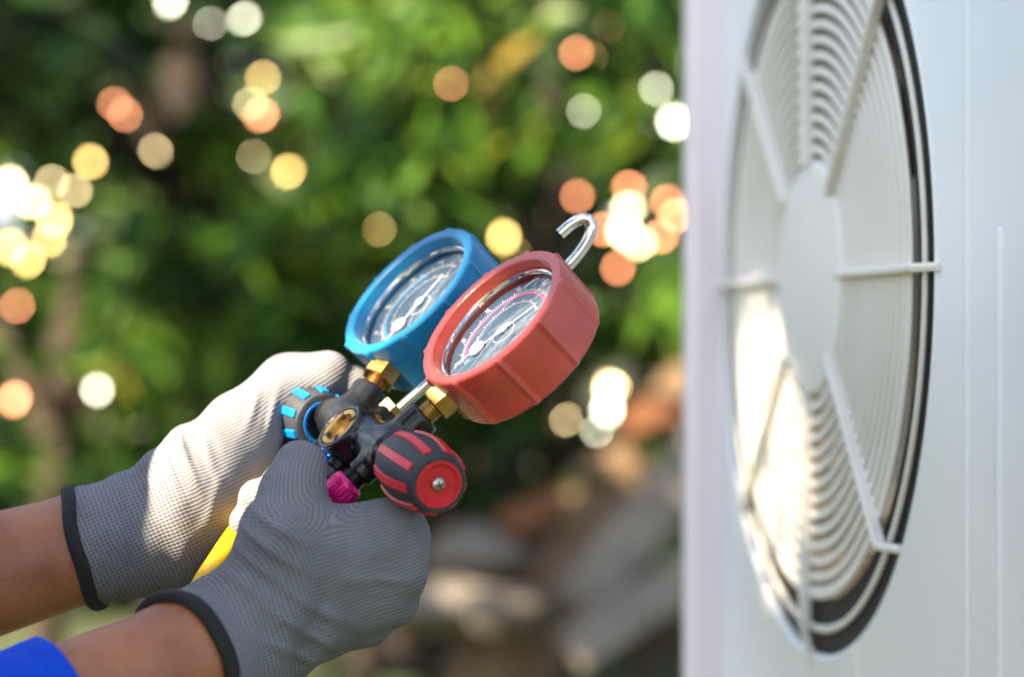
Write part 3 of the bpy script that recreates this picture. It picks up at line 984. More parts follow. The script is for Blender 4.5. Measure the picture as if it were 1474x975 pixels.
for k in range(8):
    th = k * math.pi / 4
    wd = 5 if k == 2 else 2.2
    c_, s_ = math.cos(th), math.sin(th)
    r_end = 206
    p0, p1 = Vector((66 * c_, 66 * s_, 3)), Vector((r_end * c_, r_end * s_, 4))
    mb = MB()
    m_ = frame(p1 - p0, (0, 0, 1), p0)
    mb.prism([(-4, -wd), (1.2, -wd), (2.2, -wd * .5), (2.2, wd * .5), (1.2, wd), (-4, wd)], 0, (p1 - p0).length, AF @ m_)
    sx_ = 1 if c_ > .3 else (-1 if c_ < -.3 else 0)
    foot = p1 + (Vector((sx_ * 24, 0, -6)) if sx_ else Vector((0, 22 * s_, -6)))
    m_ = frame(foot - p1, (0, 0, 1), p1)
    mb.prism([(-2, -2.2), (1.2, -2.2), (2.0, 0), (1.2, 2.2), (-2, 2.2)], -1, (foot - p1).length, AF @ m_)
    mb.build('grille_rib', M['grille'], ACROOT)
# pressed ridges on the plain side of the panel


def ridge(t, z1, z0, w=4.5, h=1.8):
    """pressed rib running down the panel, run out smoothly at its ends"""
    mb = MB()
    prof = [(-w, 0), (-w * .6, .55), (-w * .2, .95), (w * .2, .95), (w * .6, .55), (w, 0)]
    zs = [(z1, 0.02), (z1 - 1, .5), (z1 - 2.5, .85), (z1 - 5, 1), (z0 + 12, 1), (z0, .02)]
    for z, k in zs:
        for x, y in prof:
            mb.v.append(tuple(AF @ Vector((t + x * (.75 + .25 * k), z, HP - .3 + (y * h + .25) * k))))
    n_ = len(prof)
    mb.f = [(a_ * n_ + q, a_ * n_ + q + 1, (a_ + 1) * n_ + q + 1, (a_ + 1) * n_ + q) for a_ in range(len(zs) - 1) for q in range(n_ - 1)]
    mb.build('panel_rib', M['ac_white'], ACROOT, angle=60)


ridge(268, B1 - 4, B0 + 4, 3.5, 1.6)
for t in (313, 350, 388):
    ridge(t, 16, B0 + 20)
# stand
SR = empty('steel_stand', ac(60, -1300, -160))
SR.location.z = 0
tag(SR, 'galvanised steel stand carrying the white outdoor unit', 'stand')
for t in (T0 + 30, T1 - 30):
    for h in (-20, DEP + 20):
        p = ac(t, 0, h)
        mb = MB(); mb.tube([Vector((p.x, p.y, ground_z(p.x, p.y) - 20)), Vector((p.x, p.y, AH.z + B0 - 41))], 18, 8)
        mb.build('leg', M['stand'], SR)
for h in (-20, DEP + 20):
    mb = MB(); mb.box(T0, T1, B0 - 40, B0 - .5, h - 20, h + 20, m=AF); mb.build('rail', M['stand'], SR, smooth=False)

# ------------------------------------------------------------------ gauge manifold
AX = Vector((.42, -.885, -.20)).normalized()        # manifold axis, towards the camera
KE = P(632, 698, -80)                               # end of the red knob
TR = KE - AX * 62
TB = TR - AX * 52
NF = Vector((-.625, -.426, .655)).normalized()      # gauge faces
CB, CR = P(616, 447, 57), P(737, 487, -22)
UPB, UPR = (CB - TB).normalized(), (CR - TR).normalized()
ROOT = empty('manifold_gauge_set', (TR + TB) / 2)
tag(ROOT, 'two gauge manifold with blue and red rubber gauges held in gloved hands', 'gauge set')

# cast valve block
cx = (TR + TB) / 2
s = SDF(cx - Vector((75, 75, 75)), cx + Vector((75, 75, 75)), .75)
s.cyl(TB - AX * 12, TR + AX * 10, 11.0, 2, 1.5)
s.cyl(TB - AX * 20, TB - AX * 8, 9.0, 1.5, 1)
s.cyl(TR + AX * 6, TR + AX * 14, 9.5, 1, 1)
s.cyl(TB, TB + UPB * 23, 8.6, 5, 1)
s.cyl(TR, TR + UPR * 24, 8.6, 5, 1)
SG = P(487, 613, -6)                                 # sight glass face
s.cyl(SG - NF * 24, SG, 13.2, 3, .8)
s.cyl(SG - NF * 9, SG + NF * 6, 10.6, 0, .3, cut=True)
mid = (TR + TB) / 2
HOOKB = P(561, 594, 16)
s.cyl(mid + UPB * 2, HOOKB - UPR * 2, 6.0, 3, .8)
for T, U in ((TB, UPB), (TR, UPR), (mid, (UPB + UPR).normalized())):
    s.cyl(T, T - U * 17, 6.8, 4, .8)
V, F_ = s.mesh()
V = laplace(V, F_, 2, .4)
put(bpy.data.objects.new('valve_block', mesh_np('valve_block', V, F_, M['black'])), ROOT)
# sight glass
m_ = frame(NF, UPB, SG)
sgm = MB(); sgm.lathe([(7.2, -8), (7.2, -1.6), (7.8, -.6), (10.2, -.4), (10.5, -1.2), (10.5, -8)], 64, m_,
                      rad=None)
sg = sgm.build('sight_glass', M['brass'], ROOT)
mb = MB()
for k in range(4):
    a_ = k * math.pi / 2 + .5
    mb.box(6.6, 10.4, -.9, .9, -2.5, -.25, m=m_ @ Matrix.Rotation(a_, 4, 'Z'))
mb.build('slot', M['dark'], sg, smooth=False)
mb = MB(); mb.lathe([(0, -6.0), (4, -5.8), (7.3, -6.0)], 40, m_); mb.build('pane', M['glass'], sg)
mb = MB(); mb.lathe([(0, -8.4), (9, -8.4)], 40, m_); mb.build('backing', M['brass'], sg)

HEX = [(math.cos(k * math.pi / 3), math.sin(k * math.pi / 3)) for k in range(6)]


def hexnut(o, axis, r, z0, z1, name, parent, mat='brass'):
    m_ = frame(axis, NF, o)
    mb = MB(); mb.prism([(x * r, y * r) for x, y in HEX], z0, z1, m_, .06)
    return mb.build(name, M[mat], parent, angle=20)


def thread(o, axis, r, z0, z1, name, parent, mat='brass', pitch=1.4):
    m_ = frame(axis, NF, o)
    pr = [(0, z0)]
    z = z0
    while z < z1 - pitch:
        pr += [(r, z), (r, z + pitch * .2), (r * .86, z + pitch * .55), (r * .86, z + pitch * .7)]
        z += pitch
    pr += [(r, z1), (0, z1)]
    mb = MB(); mb.lathe(pr, 32, m_)
    return mb.build(name, M[mat], parent, angle=25)


def gauge(C, up, T, boot, arc, rot, sub_label):
    G = empty('pressure_gauge', C)
    G.parent = ROOT; G.matrix_parent_inverse = WORLD[ROOT.name].inverted()
    G['label'] = sub_label
    m_ = frame(NF, up, C)

    def rad(t, r, z):
        if r < 38.5:
            return r
        ph = ((t + math.pi / 10) % (2 * math.pi / 10)) - math.pi / 10
        return r + 1.35 * math.exp(-(ph * 40 / 1.35) ** 2) * min(max((r - 38.5) / 1.5, 0), 1)
    mb = MB()
    mb.lathe([(0, -15.5), (36.5, -15.5), (39.2, -14.8), (40.2, -13.2), (40.0, -8), (40.3, 4), (40.9, 13.2), (40.8, 14.8), (40.2, 15.6), (36.0, 15.6), (35.3, 15.0), (34.4, 7.5), (33.5, 7.2), (33.5, 2), (0, 2)], 420, m_, rad)
    mb.build('boot', boot, G, angle=30)
    mb = MB(); mb.lathe([(34.3, 9.6), (33.9, 10.1), (33.1, 9.9), (32.8, 9.2), (33.2, 7.4), (34.2, 7.4)], 96, m_, close=True); mb.build('bezel', M['chrome'], G)
    gf = MB()
    prf = [(33.2, 8.9)] + [(33.0 * math.cos(a_ * math.pi / 2 / 8), 8.9 + 1.6 * math.sin(a_ * math.pi / 2 / 8)) for a_ in range(1, 9)]
    prf[-1] = (0.001, prf[-1][1])
    gf.lathe(prf, 72)
    mm_ = m_.copy(); mm_.translation = m_.translation * MM
    gf.build('glass', M['glass'], G, m=mm_, angle=180)
    mb = MB(); mb.lathe([(0, 5.0), (33.4, 5.0)], 72, m_); dial = mb.build('dial', M['dial'], G)

    def R(a_):
        return m_ @ Matrix.Rotation(a_, 4, 'Z')
    # scales: dial "up" is local x; the scale runs over the half turned up-left
    a0, a1 = math.radians(rot), math.radians(rot - 185)
    tk = MB()
    for k in range(61):
        a_ = a0 + (a1 - a0) * k / 60
        l_ = 3.0 if k % 5 == 0 else 1.6
        tk.box(24.4, 24.4 + l_, -.16, .16, 5.15, 5.25, m=R(a_))
    for k in range(41):
        a_ = a0 + (a1 - a0) * k / 40
        tk.box(17.6, 17.6 + (2.2 if k % 4 == 0 else 1.1), -.15, .15, 5.15, 5.25, m=R(a_))
    for k in range(40):
        a_ = 2 * math.pi * k / 40
        tk.box(6.1, 6.4, -.4, .4, 5.15, 5.25, m=m_ @ Matrix.Translation((-1.0, 0, 0)) @ Matrix.Rotation(a_, 4, 'Z') @ Matrix.Translation((0, 0, 0)))
    tk.build('scale_marks', M['white_print'], dial, smooth=False)['kind'] = 'stuff'
    ar = MB()
    n_ = 60
    for k in range(n_ + 1):
        a_ = a0 + (a1 - a0) * (k / n_) * (.98 if arc == 'pink_print' else .72)
        for r in (22.9, 23.9):
            ar.v.append(tuple(m_ @ Vector((r * math.cos(a_), r * math.sin(a_), 5.3))))
    ar.f = [(2 * k, 2 * k + 1, 2 * k + 3, 2 * k + 2) for k in range(n_)]
    ar.build('scale_arc', M[arc], dial, smooth=False)
    gm = MB(); gm.box(21.5, 24.5, -1.2, 1.2, 5.3, 5.4, m=R(a0 + .12)); gm.build('green_mark', M['green_print'], dial, smooth=False)
    # small numerals round the scale
    for k, tx in enumerate(('0', '100', '200', '300', '400', '500') if arc == 'pink_print' else ('0', '50', '100', '150', '200', '250')):
        a_ = a0 + (a1 - a0) * k / 5
        cu = bpy.data.curves.new('numeral', 'FONT'); cu.body = tx; cu.size = 3.0 * MM; cu.align_x = 'CENTER'; cu.align_y = 'CENTER'
        cu.materials.append(M['white_print'])
        to = bpy.data.objects.new('numeral_curve', cu); me_ = bpy.data.meshes.new_from_object(to); me_.materials.clear(); me_.materials.append(M['white_print']); bpy.data.objects.remove(to)
        o = bpy.data.objects.new('numeral', me_)
        p = m_ @ Vector((29.3 * math.cos(a_), 29.3 * math.sin(a_), 5.3))
        # upright numerals: text +y follows dial up (local x)
        fm = m_.to_3x3().to_4x4() @ Matrix.Rotation(-math.pi / 2, 4, 'Z')
        fm.translation = p * MM
        put(o, dial, fm)
    # needle through the pivot with a white balance disc
    nd = MB()
    nm = R(a0 + .02)
    nd.add([nm @ Vector(v) for v in ((29, -.25, 6.6), (29, .25, 6.6), (3.2, .55, 6.6), (3.2, -.55, 6.6), (-18, .5, 6.6), (-18, -.5, 6.6))], [(0, 1, 2, 3), (3, 2, 4, 5)])
    nd.lathe([(1.2, 6.5), (2.6, 6.5), (2.6, 7.0), (1.2, 7.0)], 32, m_, close=True)
    nd.build('needle', M['white_print'], G, smooth=False)
    wd = MB(); wd.lathe([(0, 7.6), (3.8, 7.5), (4.3, 7.0), (4.3, 6.7), (0, 6.7)], 40, nm @ Matrix.Translation((15.5, 0, 0))); wd.build('needle_disc', M['white_print'], G)
    # brass connection
    dist = (C - T).length
    e = T + up * (dist - 40)
    k0 = -(dist - 40 - 22)
    thread(e, up, 5.2, k0 - 1, -6, 'thread', G)
    hexnut(e, up, 8.8, -7.5, 4.5, 'hex_nut', G)
    return G


gauge(CB, UPB, TB, M['boot_blue'], 'blue_print', 162, 'blue rubber booted low pressure gauge')
gauge(CR, UPR, TR, M['boot_red'], 'pink_print', 162, 'red rubber booted high pressure gauge')


def knob(E, axis, ribm, parent, spin, screw, hollow):
    """barrel grip, axis from the valve outwards, E = outer end"""
    K = empty('valve_knob', E)
    K.parent = parent; K.matrix_parent_inverse = WORLD[parent.name].inverted()
    m_ = frame(axis, (0, 0, 1), E)
    Lk = 42.0

    def r_at(z):       # z from -Lk..0
        t = (z + Lk) / Lk
        return 13.0 + 3.4 * math.sin(math.pi * min(max(t * .95 + .05, 0), 1)) ** .9

    def rad(t, r, z):
        return r
    prf = [(9.3, -Lk + 7), (9.6, -Lk + .3), (11.2, -Lk)]
    for k in range(17):
        z = -Lk + .8 + (Lk - 1.8) * k / 16
        prf.append((r_at(z), z))
    prf += [(12.6, 0), (10.9, .1), (10.6, -.4)]
    mb = MB(); mb.lathe([(4, -Lk + 7)] + prf + [(10.4, -3.5)], 96, m_); mb.build('grip', M['slate'], K, angle=28)
    # raised stripes
    rb = MB()
    zz = [-Lk + 3 + (Lk - 6.5) * k / 10 for k in range(11)]
    for z in zz:
        r = r_at(z)
        for y, dr in ((-2.1, -.6), (-1.8, .95), (1.8, .95), (2.1, -.6)):
            rb.v.append((r + dr, y, z))
    for k in range(10):
        for j in range(3):
            rb.f.append((k * 4 + j, k * 4 + j + 1, k * 4 + j + 5, k * 4 + j + 4))
    rb.f += [(3, 2, 1, 0), (40, 41, 42, 43)]
    rme = rb.mesh('grip_rib', ribm, angle=30)
    mm_ = m_.copy(); mm_.translation = m_.translation * MM
    for k in range(9):
        put(bpy.data.objects.new('grip_rib', rme), K, mm_ @ Matrix.Rotation(spin + 2 * math.pi * k / 9, 4, 'Z'))
    cp = MB(); cp.lathe([(0, -1.6), (8.6, -1.6), (9.1, -1.1), (9.3, .35), (10.7, .35), (10.9, -.3)], 72, m_); cp.build('end_cap', ribm, K, angle=40)
    if screw:
        sc = MB(); sc.lathe([(0, 1.5), (1.6, 1.25), (2.8, .5), (3.2, -.4), (3.2, -1.5)], 40, m_)
        so = sc.build('screw', M['steel'], K)
        sl = MB()
        for q in (0, math.pi / 2):
            sl.box(-2.0, 2.0, -.33, .33, .6, 1.62, m=m_ @ Matrix.Rotation(.5 + q, 4, 'Z'))
        sl.build('cross_slot', M['dark'], so, smooth=False)
    ri = MB(); ri.lathe([(9.0, -Lk + 6), (9.2, -Lk - .2), (10.6, -Lk - .3), (10.8, -Lk + .3)], 64, m_); ri.build('inner_ring', ribm, K)
    st_ = MB(); st_.lathe([(0, -Lk - 12), (5.2, -Lk - 12), (5.2, -Lk + 8)], 32, m_); st_.build('valve_stem', M['chrome'] if hollow else M['black'], K)
    return K


k1 = knob(KE, AX, M['red_plastic'], ROOT, .35, True, False)
k1['label'] = 'slate knob with red stripes and a screw in its end'
AXB = Vector((-.50, .85, .14)).normalized()
k2 = knob(P(466, 609, 38) + AXB * 42, AXB, M['blue_plastic'], ROOT, .1, True, True)
k2['label'] = 'slate knob with blue stripes under the thumb'


def catmull(pts, n=10):
    out = []
    pts = [Vector(p) for p in pts]
    for i in range(len(pts) - 1):
        p0, p1, p2, p3 = (pts[max(min(j, len(pts) - 1), 0)] for j in (i - 1, i, i + 1, i + 2))
        for k in range(n):
            t = k / n
            out.append(.5 * ((2 * p1) + (p2 - p0) * t + (2 * p0 - 5 * p1 + 4 * p2 - p3) * t * t + (3 * p1 - p0 - 3 * p2 + p3) * t ** 3))
    out.append(pts[-1])
    return out


# chrome hanging hook
hp = [P(566, 597, 18), P(620, 548, 19), P(700, 480, 21), P(800, 398, 24), P(822, 378, 24), P(841, 354, 24), P(852, 331, 24), P(849, 318, 24), P(838, 315, 24), P(822, 323, 24), P(806, 337, 24)]
mb = MB(); mb.tube(catmull(hp, 8), 2.75, 20); hk = mb.build('hook', M['chrome'], ROOT, angle=60)
hd = (hp[1] - hp[0]).normalized()
hexnut(HOOKB, hd, 6.6, -1.5, 4.5, 'hook_nut', ROOT)

# hoses with their couplings
DN = (UPB + UPR).normalized()


def coupling(T, U, mat, name):
    m_ = frame(-U, NF, T)

    def kn(t, r, z):
        return r * (1 + .035 * (1 if math.sin(t * 22) > 0 else -1)) if 24.95 < z < 30 and r > 7 else r
    thread(T, -U, 5.6, 15, 22, 'flare_thread', ROOT, 'black')
    mb = MB(); mb.lathe([(0, 21.5), (6.6, 21.5), (7.6, 22.6), (7.8, 23.5), (7.8, 24.9), (7.8, 25), (7.8, 30.5), (7.2, 32), (6, 33), (0, 33)], 132, m_, kn)
    mb.build(name, M[mat], ROOT, angle=30)


coupling(TR, UPR, 'pink', 'hose_coupling'); coupling(TB, UPB, 'blue_metal', 'hose_coupling'); coupling(mid, DN, 'black', 'hose_coupling')


def hose(pts, mat, name):
    mb = MB(); mb.tube(catmull(pts, 14), 5.4, 16)
    mb.build(name, M[mat], ROOT, angle=60)


def floor_pt(x, y):
    return Vector((x, y, ground_z(x, y) + 8))


a_ = mid - DN * 30
hose([a_, a_ - DN * 22, P(390, 715, 24), P(350, 758, 8), P(316, 806, -10), P(283, 858, -14), P(248, 930, -10), P(215, 1040, -10), Vector((-185, -20, 800)), Vector((-230, 0, 300)), floor_pt(-330, 60), floor_pt(-200, 330)], 'yellow_hose', 'hose')
a_ = TR - UPR * 30
hose([a_, a_ - UPR * 14, P(470, 800, -14), P(430, 880, -8), P(375, 980, 0), Vector((-130, 0, 900)), Vector((-60, 20, 300)), floor_pt(-90, 120), floor_pt(150, 300)], 'red_hose', 'hose')
a_ = TB - UPB * 30
hose([a_, a_ - UPB * 14, P(400, 770, 40), P(395, 830, 44), P(400, 960, 40), Vector((-110, 60, 900)), Vector((-130, 90, 300)), floor_pt(-150, 240), floor_pt(-20, 520)], 'blue_hose', 'hose')

# ------------------------------------------------------------------ the worker: body, clothes, gloves
WR, CUR = P(345, 917, -52), P(263, 952, -80)          # right wrist, cuff
WL, CUL = P(215, 765, 32), P(122, 789, 30)
fr_ = (WR - CUR).normalized(); fl_ = (WL - CUL).normalized()
ER = CUR - Vector((.80, .50, .33)).normalized() * 215
EL = CUL - Vector((.955, -.10, .28)).normalized() * 215
SHR, SHL = Vector((-570, -390, 1345)), Vector((-605, -25, 1355))
HEAD = Vector((-552, -210, 1530))
HIPC = Vector((-650, -210, 905))


SLR, SLL = CUR + (ER - CUR).normalized() * 56, P(-70, 812, 40)


def body_sdf(h, grow=0., parts=('skin',), sleeve=False):
    s = SDF((-840, -520, -10), (-60, 120, 1740), h)
    g_ = grow
    if 'arms' in parts:
        ra = SLR if sleeve else CUR; la = SLL if sleeve else CUL
        if not sleeve:
            s.cap(CUR + fr_ * 10, CUR, 23, 26, 3); s.cap(CUL + fl_ * 10, CUL, 23, 26, 3)
        s.cap(ra, ER, (26.5 if not sleeve else 28) + g_, 41 + g_, 6); s.cap(ER, SHR, 42 + g_, 52 + g_, 20)
        s.cap(la, EL, (26.5 if not sleeve else 33) + g_, 42 + g_, 6); s.cap(EL, SHL, 42 + g_, 52 + g_, 20)
    if 'torso' in parts:
        ch = Vector((-625, -210, 1235))
        s.cap(SHR, SHL, 58 + g_, 58 + g_, 40); s.cap(ch + Vector((0, 60, 40)), ch - Vector((0, 60, -40)), 112 + g_, 112 + g_, 40)
        if sleeve:
            s.cap(ch, HIPC + Vector((0, 0, 30)), 128, 136, 40, flat=(1, 0, 0), ff=1.05)
        s.cap(ch, HIPC + Vector((0, 0, 120)), 125 + g_, 120 + g_, 60, flat=(1, 0, 0), ff=1.15)
    if 'hips' in parts:
        s.cap(HIPC + Vector((0, 70, 20)), HIPC - Vector((0, 70, -20)), 110 + g_, 110 + g_, 50)
        for sg_ in (1, -1):
            hp_ = HIPC + Vector((0, 85 * sg_, -30)); kn = HIPC + Vector((20, 105 * sg_, -440)); an = HIPC + Vector((-10, 115 * sg_, -815))
            s.cap(hp_, kn, 85 + g_, 58 + g_, 30); s.cap(kn, an, 56 + g_, 40 + g_ * 1.3, 15)
    if 'feet' in parts:
        for sg_ in (1, -1):
            an = HIPC + Vector((-10, 115 * sg_, -825))
            s.cap(an, an + Vector((-20, 0, -35)), 36 + g_, 38 + g_, 15); s.cap(an + Vector((-20, 0, -38)), an + Vector((150, 10 * sg_, -48)), 36 + g_, 30 + g_, 15, flat=(0, 0, 1), ff=1.1)
    if 'head' in parts:
        nb = Vector((-610, -212, 1370))
        s.cap(nb, HEAD + Vector((-20, 0, -60)), 56, 52, 25)
        s.ell(HEAD + Vector((-8, 0, 30)), (98, 76, 92), 10)
        s.cap(HEAD + Vector((25, 0, -20)), HEAD + Vector((48, 0, -78)), 58, 34, 30)
        s.cap(HEAD + Vector((88, 0, 2)), HEAD + Vector((106, 0, -36)), 9, 14, 10)                    # nose
        s.cap(HEAD + Vector((84, 22, -66)), HEAD + Vector((84, -22, -66)), 8, 8, 8)                  # lips
        for sg_ in (1, -1):
            s.ell(HEAD + Vector((-5, 78 * sg_, -15)), (22, 9, 32), 5)                               # ears
            s.ell(HEAD + Vector((92, 32 * sg_, 8)), (14, 18, 11), 0, True)                            # eye sockets
            s.ell(HEAD + Vector((76, 32 * sg_, 8)), (15, 15, 13), 2)
    return s


s = body_sdf(4.0, 0, ('arms', 'torso', 'hips', 'feet', 'head'))
V, F_ = s.mesh(); V = laplace(V, F_, 2, .5)
PERSON = put(bpy.data.objects.new('person', mesh_np('person', V, F_, M['skin'])), None)
tag(PERSON, 'person in blue shirt and grey knitted gloves holding up the gauge set', 'person')
s = body_sdf(4.0, 5, ('arms', 'torso'), True)
s.plane(SLR + (ER - CUR).normalized() * 40, (.80, .50, .33), 70)
s.plane(SLL, (.955, -.10, .28), 70)
s.plane(HIPC + Vector((0, 0, 0)), (0, 0, -1))
V, F_ = s.mesh(); Vn = laplace(V, F_, 1, .5)
Vn = Vn + 2.0 * np.stack([np.sin(Vn[:, 1] / 23 + Vn[:, 2] / 31), np.sin(Vn[:, 0] / 19 + Vn[:, 2] / 27), np.sin(Vn[:, 0] / 26)], 1)
put(bpy.data.objects.new('shirt', mesh_np('shirt', Vn, F_, M['blue_cloth'])), PERSON)
s = body_sdf(6.0, 8, ('hips',)); s.plane(HIPC + Vector((0, 0, 90)), (0, 0, 1)); V, F_ = s.mesh()
put(bpy.data.objects.new('trousers', mesh_np('trousers', laplace(V, F_, 2), F_, M['trouser'])), PERSON)
SHIRT = COL.objects['shirt']
for SL, E_, r_ in ((SLR, ER, 35.5), (SLL, EL, 38)):
    m_ = frame(E_ - SL, (0, -1, 0), SL)

    def folds(t, r, z):
        return r + (.9 * math.sin(3 * t + z / 9) + .5 * math.sin(5 * t - z / 6)) * min(z / 10 + .35, 1)
    mb = MB(); mb.lathe([(r_ - 3, 6), (r_ - 2.6, .4), (r_ - .8, -.2), (r_ + .3, .8), (r_ + .5, 5), (r_ + .4, 9), (r_ - .2, 10), (r_ + .2, 11)] + [(r_ + .3 + k * .32, 14 + k * 6) for k in range(16)], 96, m_, folds)
    mb.build('sleeve_cuff', M['blue_cloth'], SHIRT, angle=60)
for sg_ in (1, -1):
    s = SDF((-780, -520, -10), (-380, 120, 160), 4.0)
    an = HIPC + Vector((-10, 115 * sg_, -825))
    s.cap(an, an + Vector((-20, 0, -35)), 46, 48, 15); s.cap(an + Vector((-20, 0, -34)), an + Vector((152, 10 * sg_, -44)), 46, 40, 15, flat=(0, 0, 1), ff=1.1)
    s.plane((0, 0, 2), (0, 0, -1)); V, F_ = s.mesh()
    put(bpy.data.objects.new('shoe', mesh_np('shoe', laplace(V, F_, 2), F_, M['shoe'])), PERSON)
s = SDF(HEAD - Vector((130, 130, 90)), HEAD + Vector((130, 130, 160)), 4.0)
s.ell(HEAD + Vector((-10, 0, 34)), (104, 82, 98), 4)
s.plane(HEAD + Vector((40, 0, 30)), (.75, 0, -.66)); V, F_ = s.mesh()
put(bpy.data.objects.new('hair', mesh_np('hair', laplace(V, F_, 2), F_, M['hair'])), PERSON)


def knit_attr(V, hand, thumb, J):
    """rib coordinates (across, along): two flows, hand and thumb, meeting at J"""
    J = np.array(J)

    def flow(a, b, R):
        a, b = np.array(a), np.array(b)
        ln = np.linalg.norm(b - a)
        ax = (b - a) / ln
        c_ = np.cross(ax, np.array([0., 1., 0.])); c_ /= np.linalg.norm(c_)
        t = np.clip((V - a) @ ax, 0, ln)
        d = np.linalg.norm(V - a - t[:, None] * ax, axis=1) - R
        o = (V - a) @ c_
        oj = (J - a) @ c_
        u = R * 1.35 * np.arcsin(np.clip(o / (R * 1.35), -.99, .99)) - R * 1.35 * np.arcsin(np.clip(oj / (R * 1.35), -.99, .99))
        return u, (V - J) @ ax, d
    u1, v1, d1 = flow(*hand); u2, v2, d2 = flow(*thumb)
    w = 1 / (1 + np.exp(-(d1 - d2) / 7.0))
    return np.stack([u1 * (1 - w) + u2 * w, v1 * (1 - w) + v2 * w, w * 0], 1)


def finish_glove(s, bones, cuff_c, cuff_ax, fold_list, name, label, wr, wlen):
    V, F_ = s.mesh(); V = laplace(V, F_, 3, .5)
    k = knit_attr(V, *bones)
    al = (V - np.array(cuff_c)) @ np.array(cuff_ax)
    k[:, 2] = np.clip((wlen - al) / 12, 0, 1)
    # loose folds round the wrist
    nrm = V - np.array(cuff_c) - al[:, None] * np.array(cuff_ax)
    nl = np.linalg.norm(nrm, axis=1, keepdims=True) + 1e-6
    amp = 1.1 * np.exp(-((al - wlen * .8) / 22) ** 2)
    V = V + nrm / nl * (amp * np.sin(al / 3.6 + 2.5 * np.sin(V[:, 2] / 17) + V[:, 0] / 40))[:, None]
    for c_, d_, wl, am, rad_ in fold_list:          # creases where the cloth bunches
        d_ = np.array(Vector(d_).normalized()); q = V - np.array(c_)
        msk = np.exp(-(q * q).sum(1) / rad_ ** 2)
        ph = q @ d_ / wl * 2 * math.pi + 1.3 * np.sin(q[:, 0] / 9 + q[:, 2] / 13)
        V = V + np.array([0, -1, 0.35]) * (am * msk * (np.sin(ph) - .4 * np.cos(2 * ph)))[:, None]
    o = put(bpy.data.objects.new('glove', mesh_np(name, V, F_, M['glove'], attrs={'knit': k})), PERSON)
    o['label'] = label
    # elastic hem follows the cut edge of the cuff
    f_ = frame(cuff_ax, (0, -1, 0), cuff_c)
    loc = np.array([f_.inverted() @ Vector(v) for v in V[np.abs(al) < 2.5]])
    ang = np.arctan2(loc[:, 1], loc[:, 0]); rr = np.hypot(loc[:, 0], loc[:, 1])
    path = []
    for i in range(64):
        th = -math.pi + 2 * math.pi * i / 64
        dd = np.abs((ang - th + math.pi) % (2 * math.pi) - math.pi)
        near = rr[dd < .16]
        r = near.max() if len(near) else rr.max()
        path.append((th, r))
    rs = np.array([p[1] for p in path]); rs = (np.roll(rs, 1) + rs + np.roll(rs, -1) + np.roll(rs, 2) + np.roll(rs, -2)) / 5
    mb = MB()
    sec = [(-2.2, -3.6), (.9, -3.4), (1.7, -1.6), (1.7, 1.6), (.9, 3.2), (-2.2, 3.4)]
    vs_, fs = [], []
    for i, (th, _) in enumerate(path):
        for dr_, dz in sec:
            r = rs[i] + dr_
            vs_.append(f_ @ Vector((r * math.cos(th), r * math.sin(th), dz + .5 * math.sin(5 * th))))
    n_ = len(sec)
    for i in range(64):
        j = (i + 1) % 64
        for q in range(n_):
            q2 = (q + 1) % n_
            fs.append((i * n_ + q, j * n_ + q, j * n_ + q2, i * n_ + q2))
    mb.add(vs_, fs); mb.build('hem', M['hem'], o, angle=70)
    return o


VIEW = Vector((0, 1, 0))
# --- right hand (near): back of the hand to the camera, thumb up, fingers closed round the couplings
H = 1.35
s = SDF(P(200, 1010, -130) - Vector((20, 0, 40)), P(640, 600, 60) + Vector((10, 0, 10)), H)
s.cap(CUR - fr_ * 8, WR, 31, 29, 4, flat=VIEW, ff=1.05)
IM, MM_, RM, PM = P(561, 776, -44), P(566, 822, -46), P(551, 861, -40), P(518, 893, -28)
s.cap(WR, IM, 26, 13.6, 7, flat=VIEW, ff=1.2); s.cap(WR, MM_, 26, 14, 7, flat=VIEW, ff=1.15)
s.cap(WR, RM, 26, 13.0, 7, flat=VIEW, ff=1.15); s.cap(WR, PM, 26, 12.0, 7, flat=VIEW, ff=1.1)
TC, TM, TI, TT = P(383, 865, -58), P(408, 782, -58), P(420, 714, -52), P(432, 674, -46)
s.cap(WR, TC, 26, 20, 12); s.cap(TC, TM, 20, 17, 10); s.cap(TM, IM, 18.5, 14, 14)
s.cap(TC, IM, 19, 13.5, 12)
s.cap(TM, TI, 16.5, 14.4, 8); s.cap(TI, TT, 14.2, 12.6, 5)
for ch in ([(IM, 13), (P(572, 785, -4), 11.6), (P(535, 790, 16), 10.6), (P(500, 800, 6), 9.8)],
           [(MM_, 13.2), (P(577, 828, -8), 11.8), (P(540, 838, 14), 10.8), (P(496, 842, 8), 9.8)],
           [(RM, 12.6), (P(566, 868, -4), 11.4), (P(528, 876, 18), 10.4), (P(488, 880, 12), 9.5)],
           [(PM, 11.6), (P(530, 900, 4), 10.2), (P(496, 908, 22), 9.2), (P(462, 908, 14), 8.6)]):
    s.chain(ch, 3.0, 6.0)
s.plane(CUR, -fr_, 60)
bones = ((CUR, (MM_ + RM) / 2, 34), (TC, TT, 14), TM)
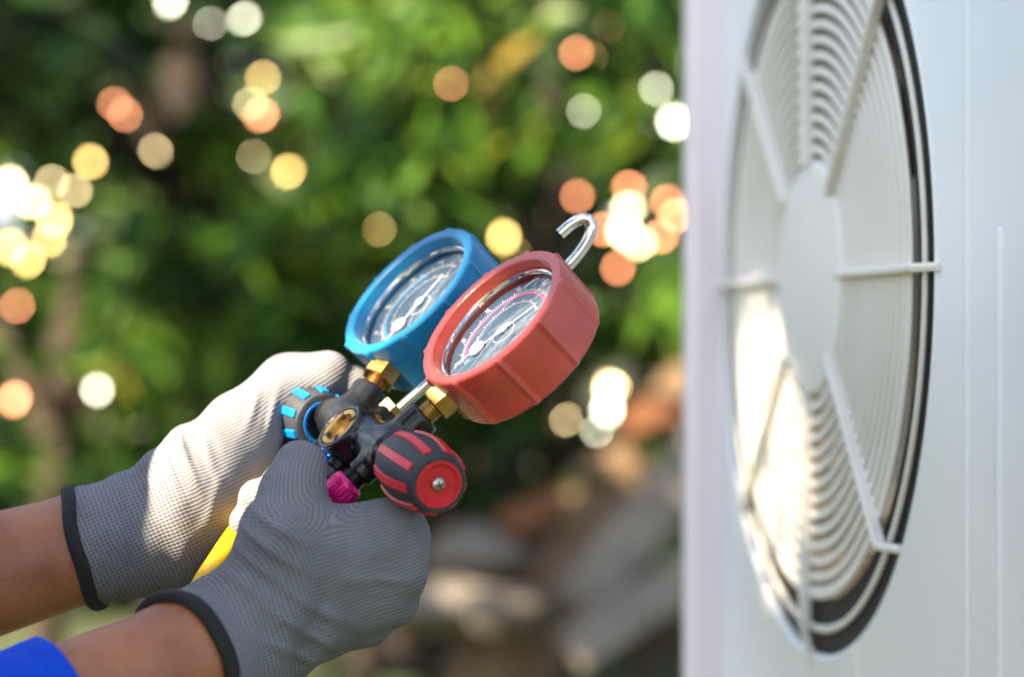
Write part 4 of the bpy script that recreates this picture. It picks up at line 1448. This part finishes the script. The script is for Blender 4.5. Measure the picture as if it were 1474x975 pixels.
finish_glove(s, bones, CUR, fr_, [(P(368, 785, -75), (.5, 0, .85), 11, 1.3, 20), (P(450, 930, -70), (.5, 0, .8), 14, 1.5, 24), (P(560, 850, -70), (-.2, 0, 1), 15, 1.0, 16), (P(500, 715, -70), (1, 0, .3), 12, .8, 14)], 'right_glove', 'grey knitted glove in shade, thumb raised beside the sight glass', 27, 52)

# --- left hand (far): thumb along the blue knob, fingers wrapped round the back and round underneath
s = SDF(P(60, 930, -40) - Vector((30, 0, 0)), P(560, 470, 130) + Vector((0, 0, 20)), H)
s.cap(CUL - fl_ * 8, WL, 31, 26.5, 4)
TC, TM, TI, TT = P(286, 694, 30), P(346, 622, 46), P(414, 553, 60), P(472, 540, 56)
s.cap(WL, TC, 25, 24, 14); s.cap(TC, TM, 24, 19.5, 12)
s.cap(P(272, 655, 30), P(285, 640, 30), 6, 8, 6)
s.cap(WL, P(300, 745, 34), 24, 20, 14); s.cap(P(300, 735, 36), P(352, 672, 42), 21, 13, 10); s.cap(P(258, 785, 36), P(318, 742, 42), 17, 13, 10)
IM, MM_, RM, PM = P(392, 612, 74), P(375, 655, 80), P(348, 700, 78), P(318, 742, 70)
for q, r in ((IM, 14), (MM_, 14), (RM, 13), (PM, 12)):
    s.cap(WL, q, 22, r, 12)
s.cap(TM, TI, 18, 14.3, 5); s.cap(TI, TT, 14.2, 12.2, 6)
for ch in ([(IM, 12.5), (P(466, 572, 92), 11), (P(508, 556, 78), 9.8), (P(512, 557, 58), 9)],
           [(MM_, 12.5), (P(470, 668, 84), 11.2), (P(466, 690, 30), 10.2), (P(404, 694, 4), 9)],
           [(RM, 12.2), (P(446, 722, 78), 11), (P(440, 735, 26), 10), (P(371, 718, 2), 9.4)],
           [(PM, 11.4), (P(414, 765, 70), 10), (P(410, 770, 24), 9), (P(355, 752, 2), 8.4)]):
    s.chain(ch, 3.0, 6.0)
s.plane(CUL, -fl_, 60)
bones = ((CUL, P(345, 690, 40), 30), (TM, TT, 15), TM)
finish_glove(s, bones, CUL, fl_, [(P(262, 660, 10), (1, 0, .4), 12, 1.2, 16), (P(330, 745, 10), (.8, 0, -.5), 14, .7, 18), (P(385, 590, 30), (1, 0, -.4), 11, .9, 12)], 'left_glove', 'pale knitted glove in sunlight, thumb pressing along the blue striped knob', 26, 62)
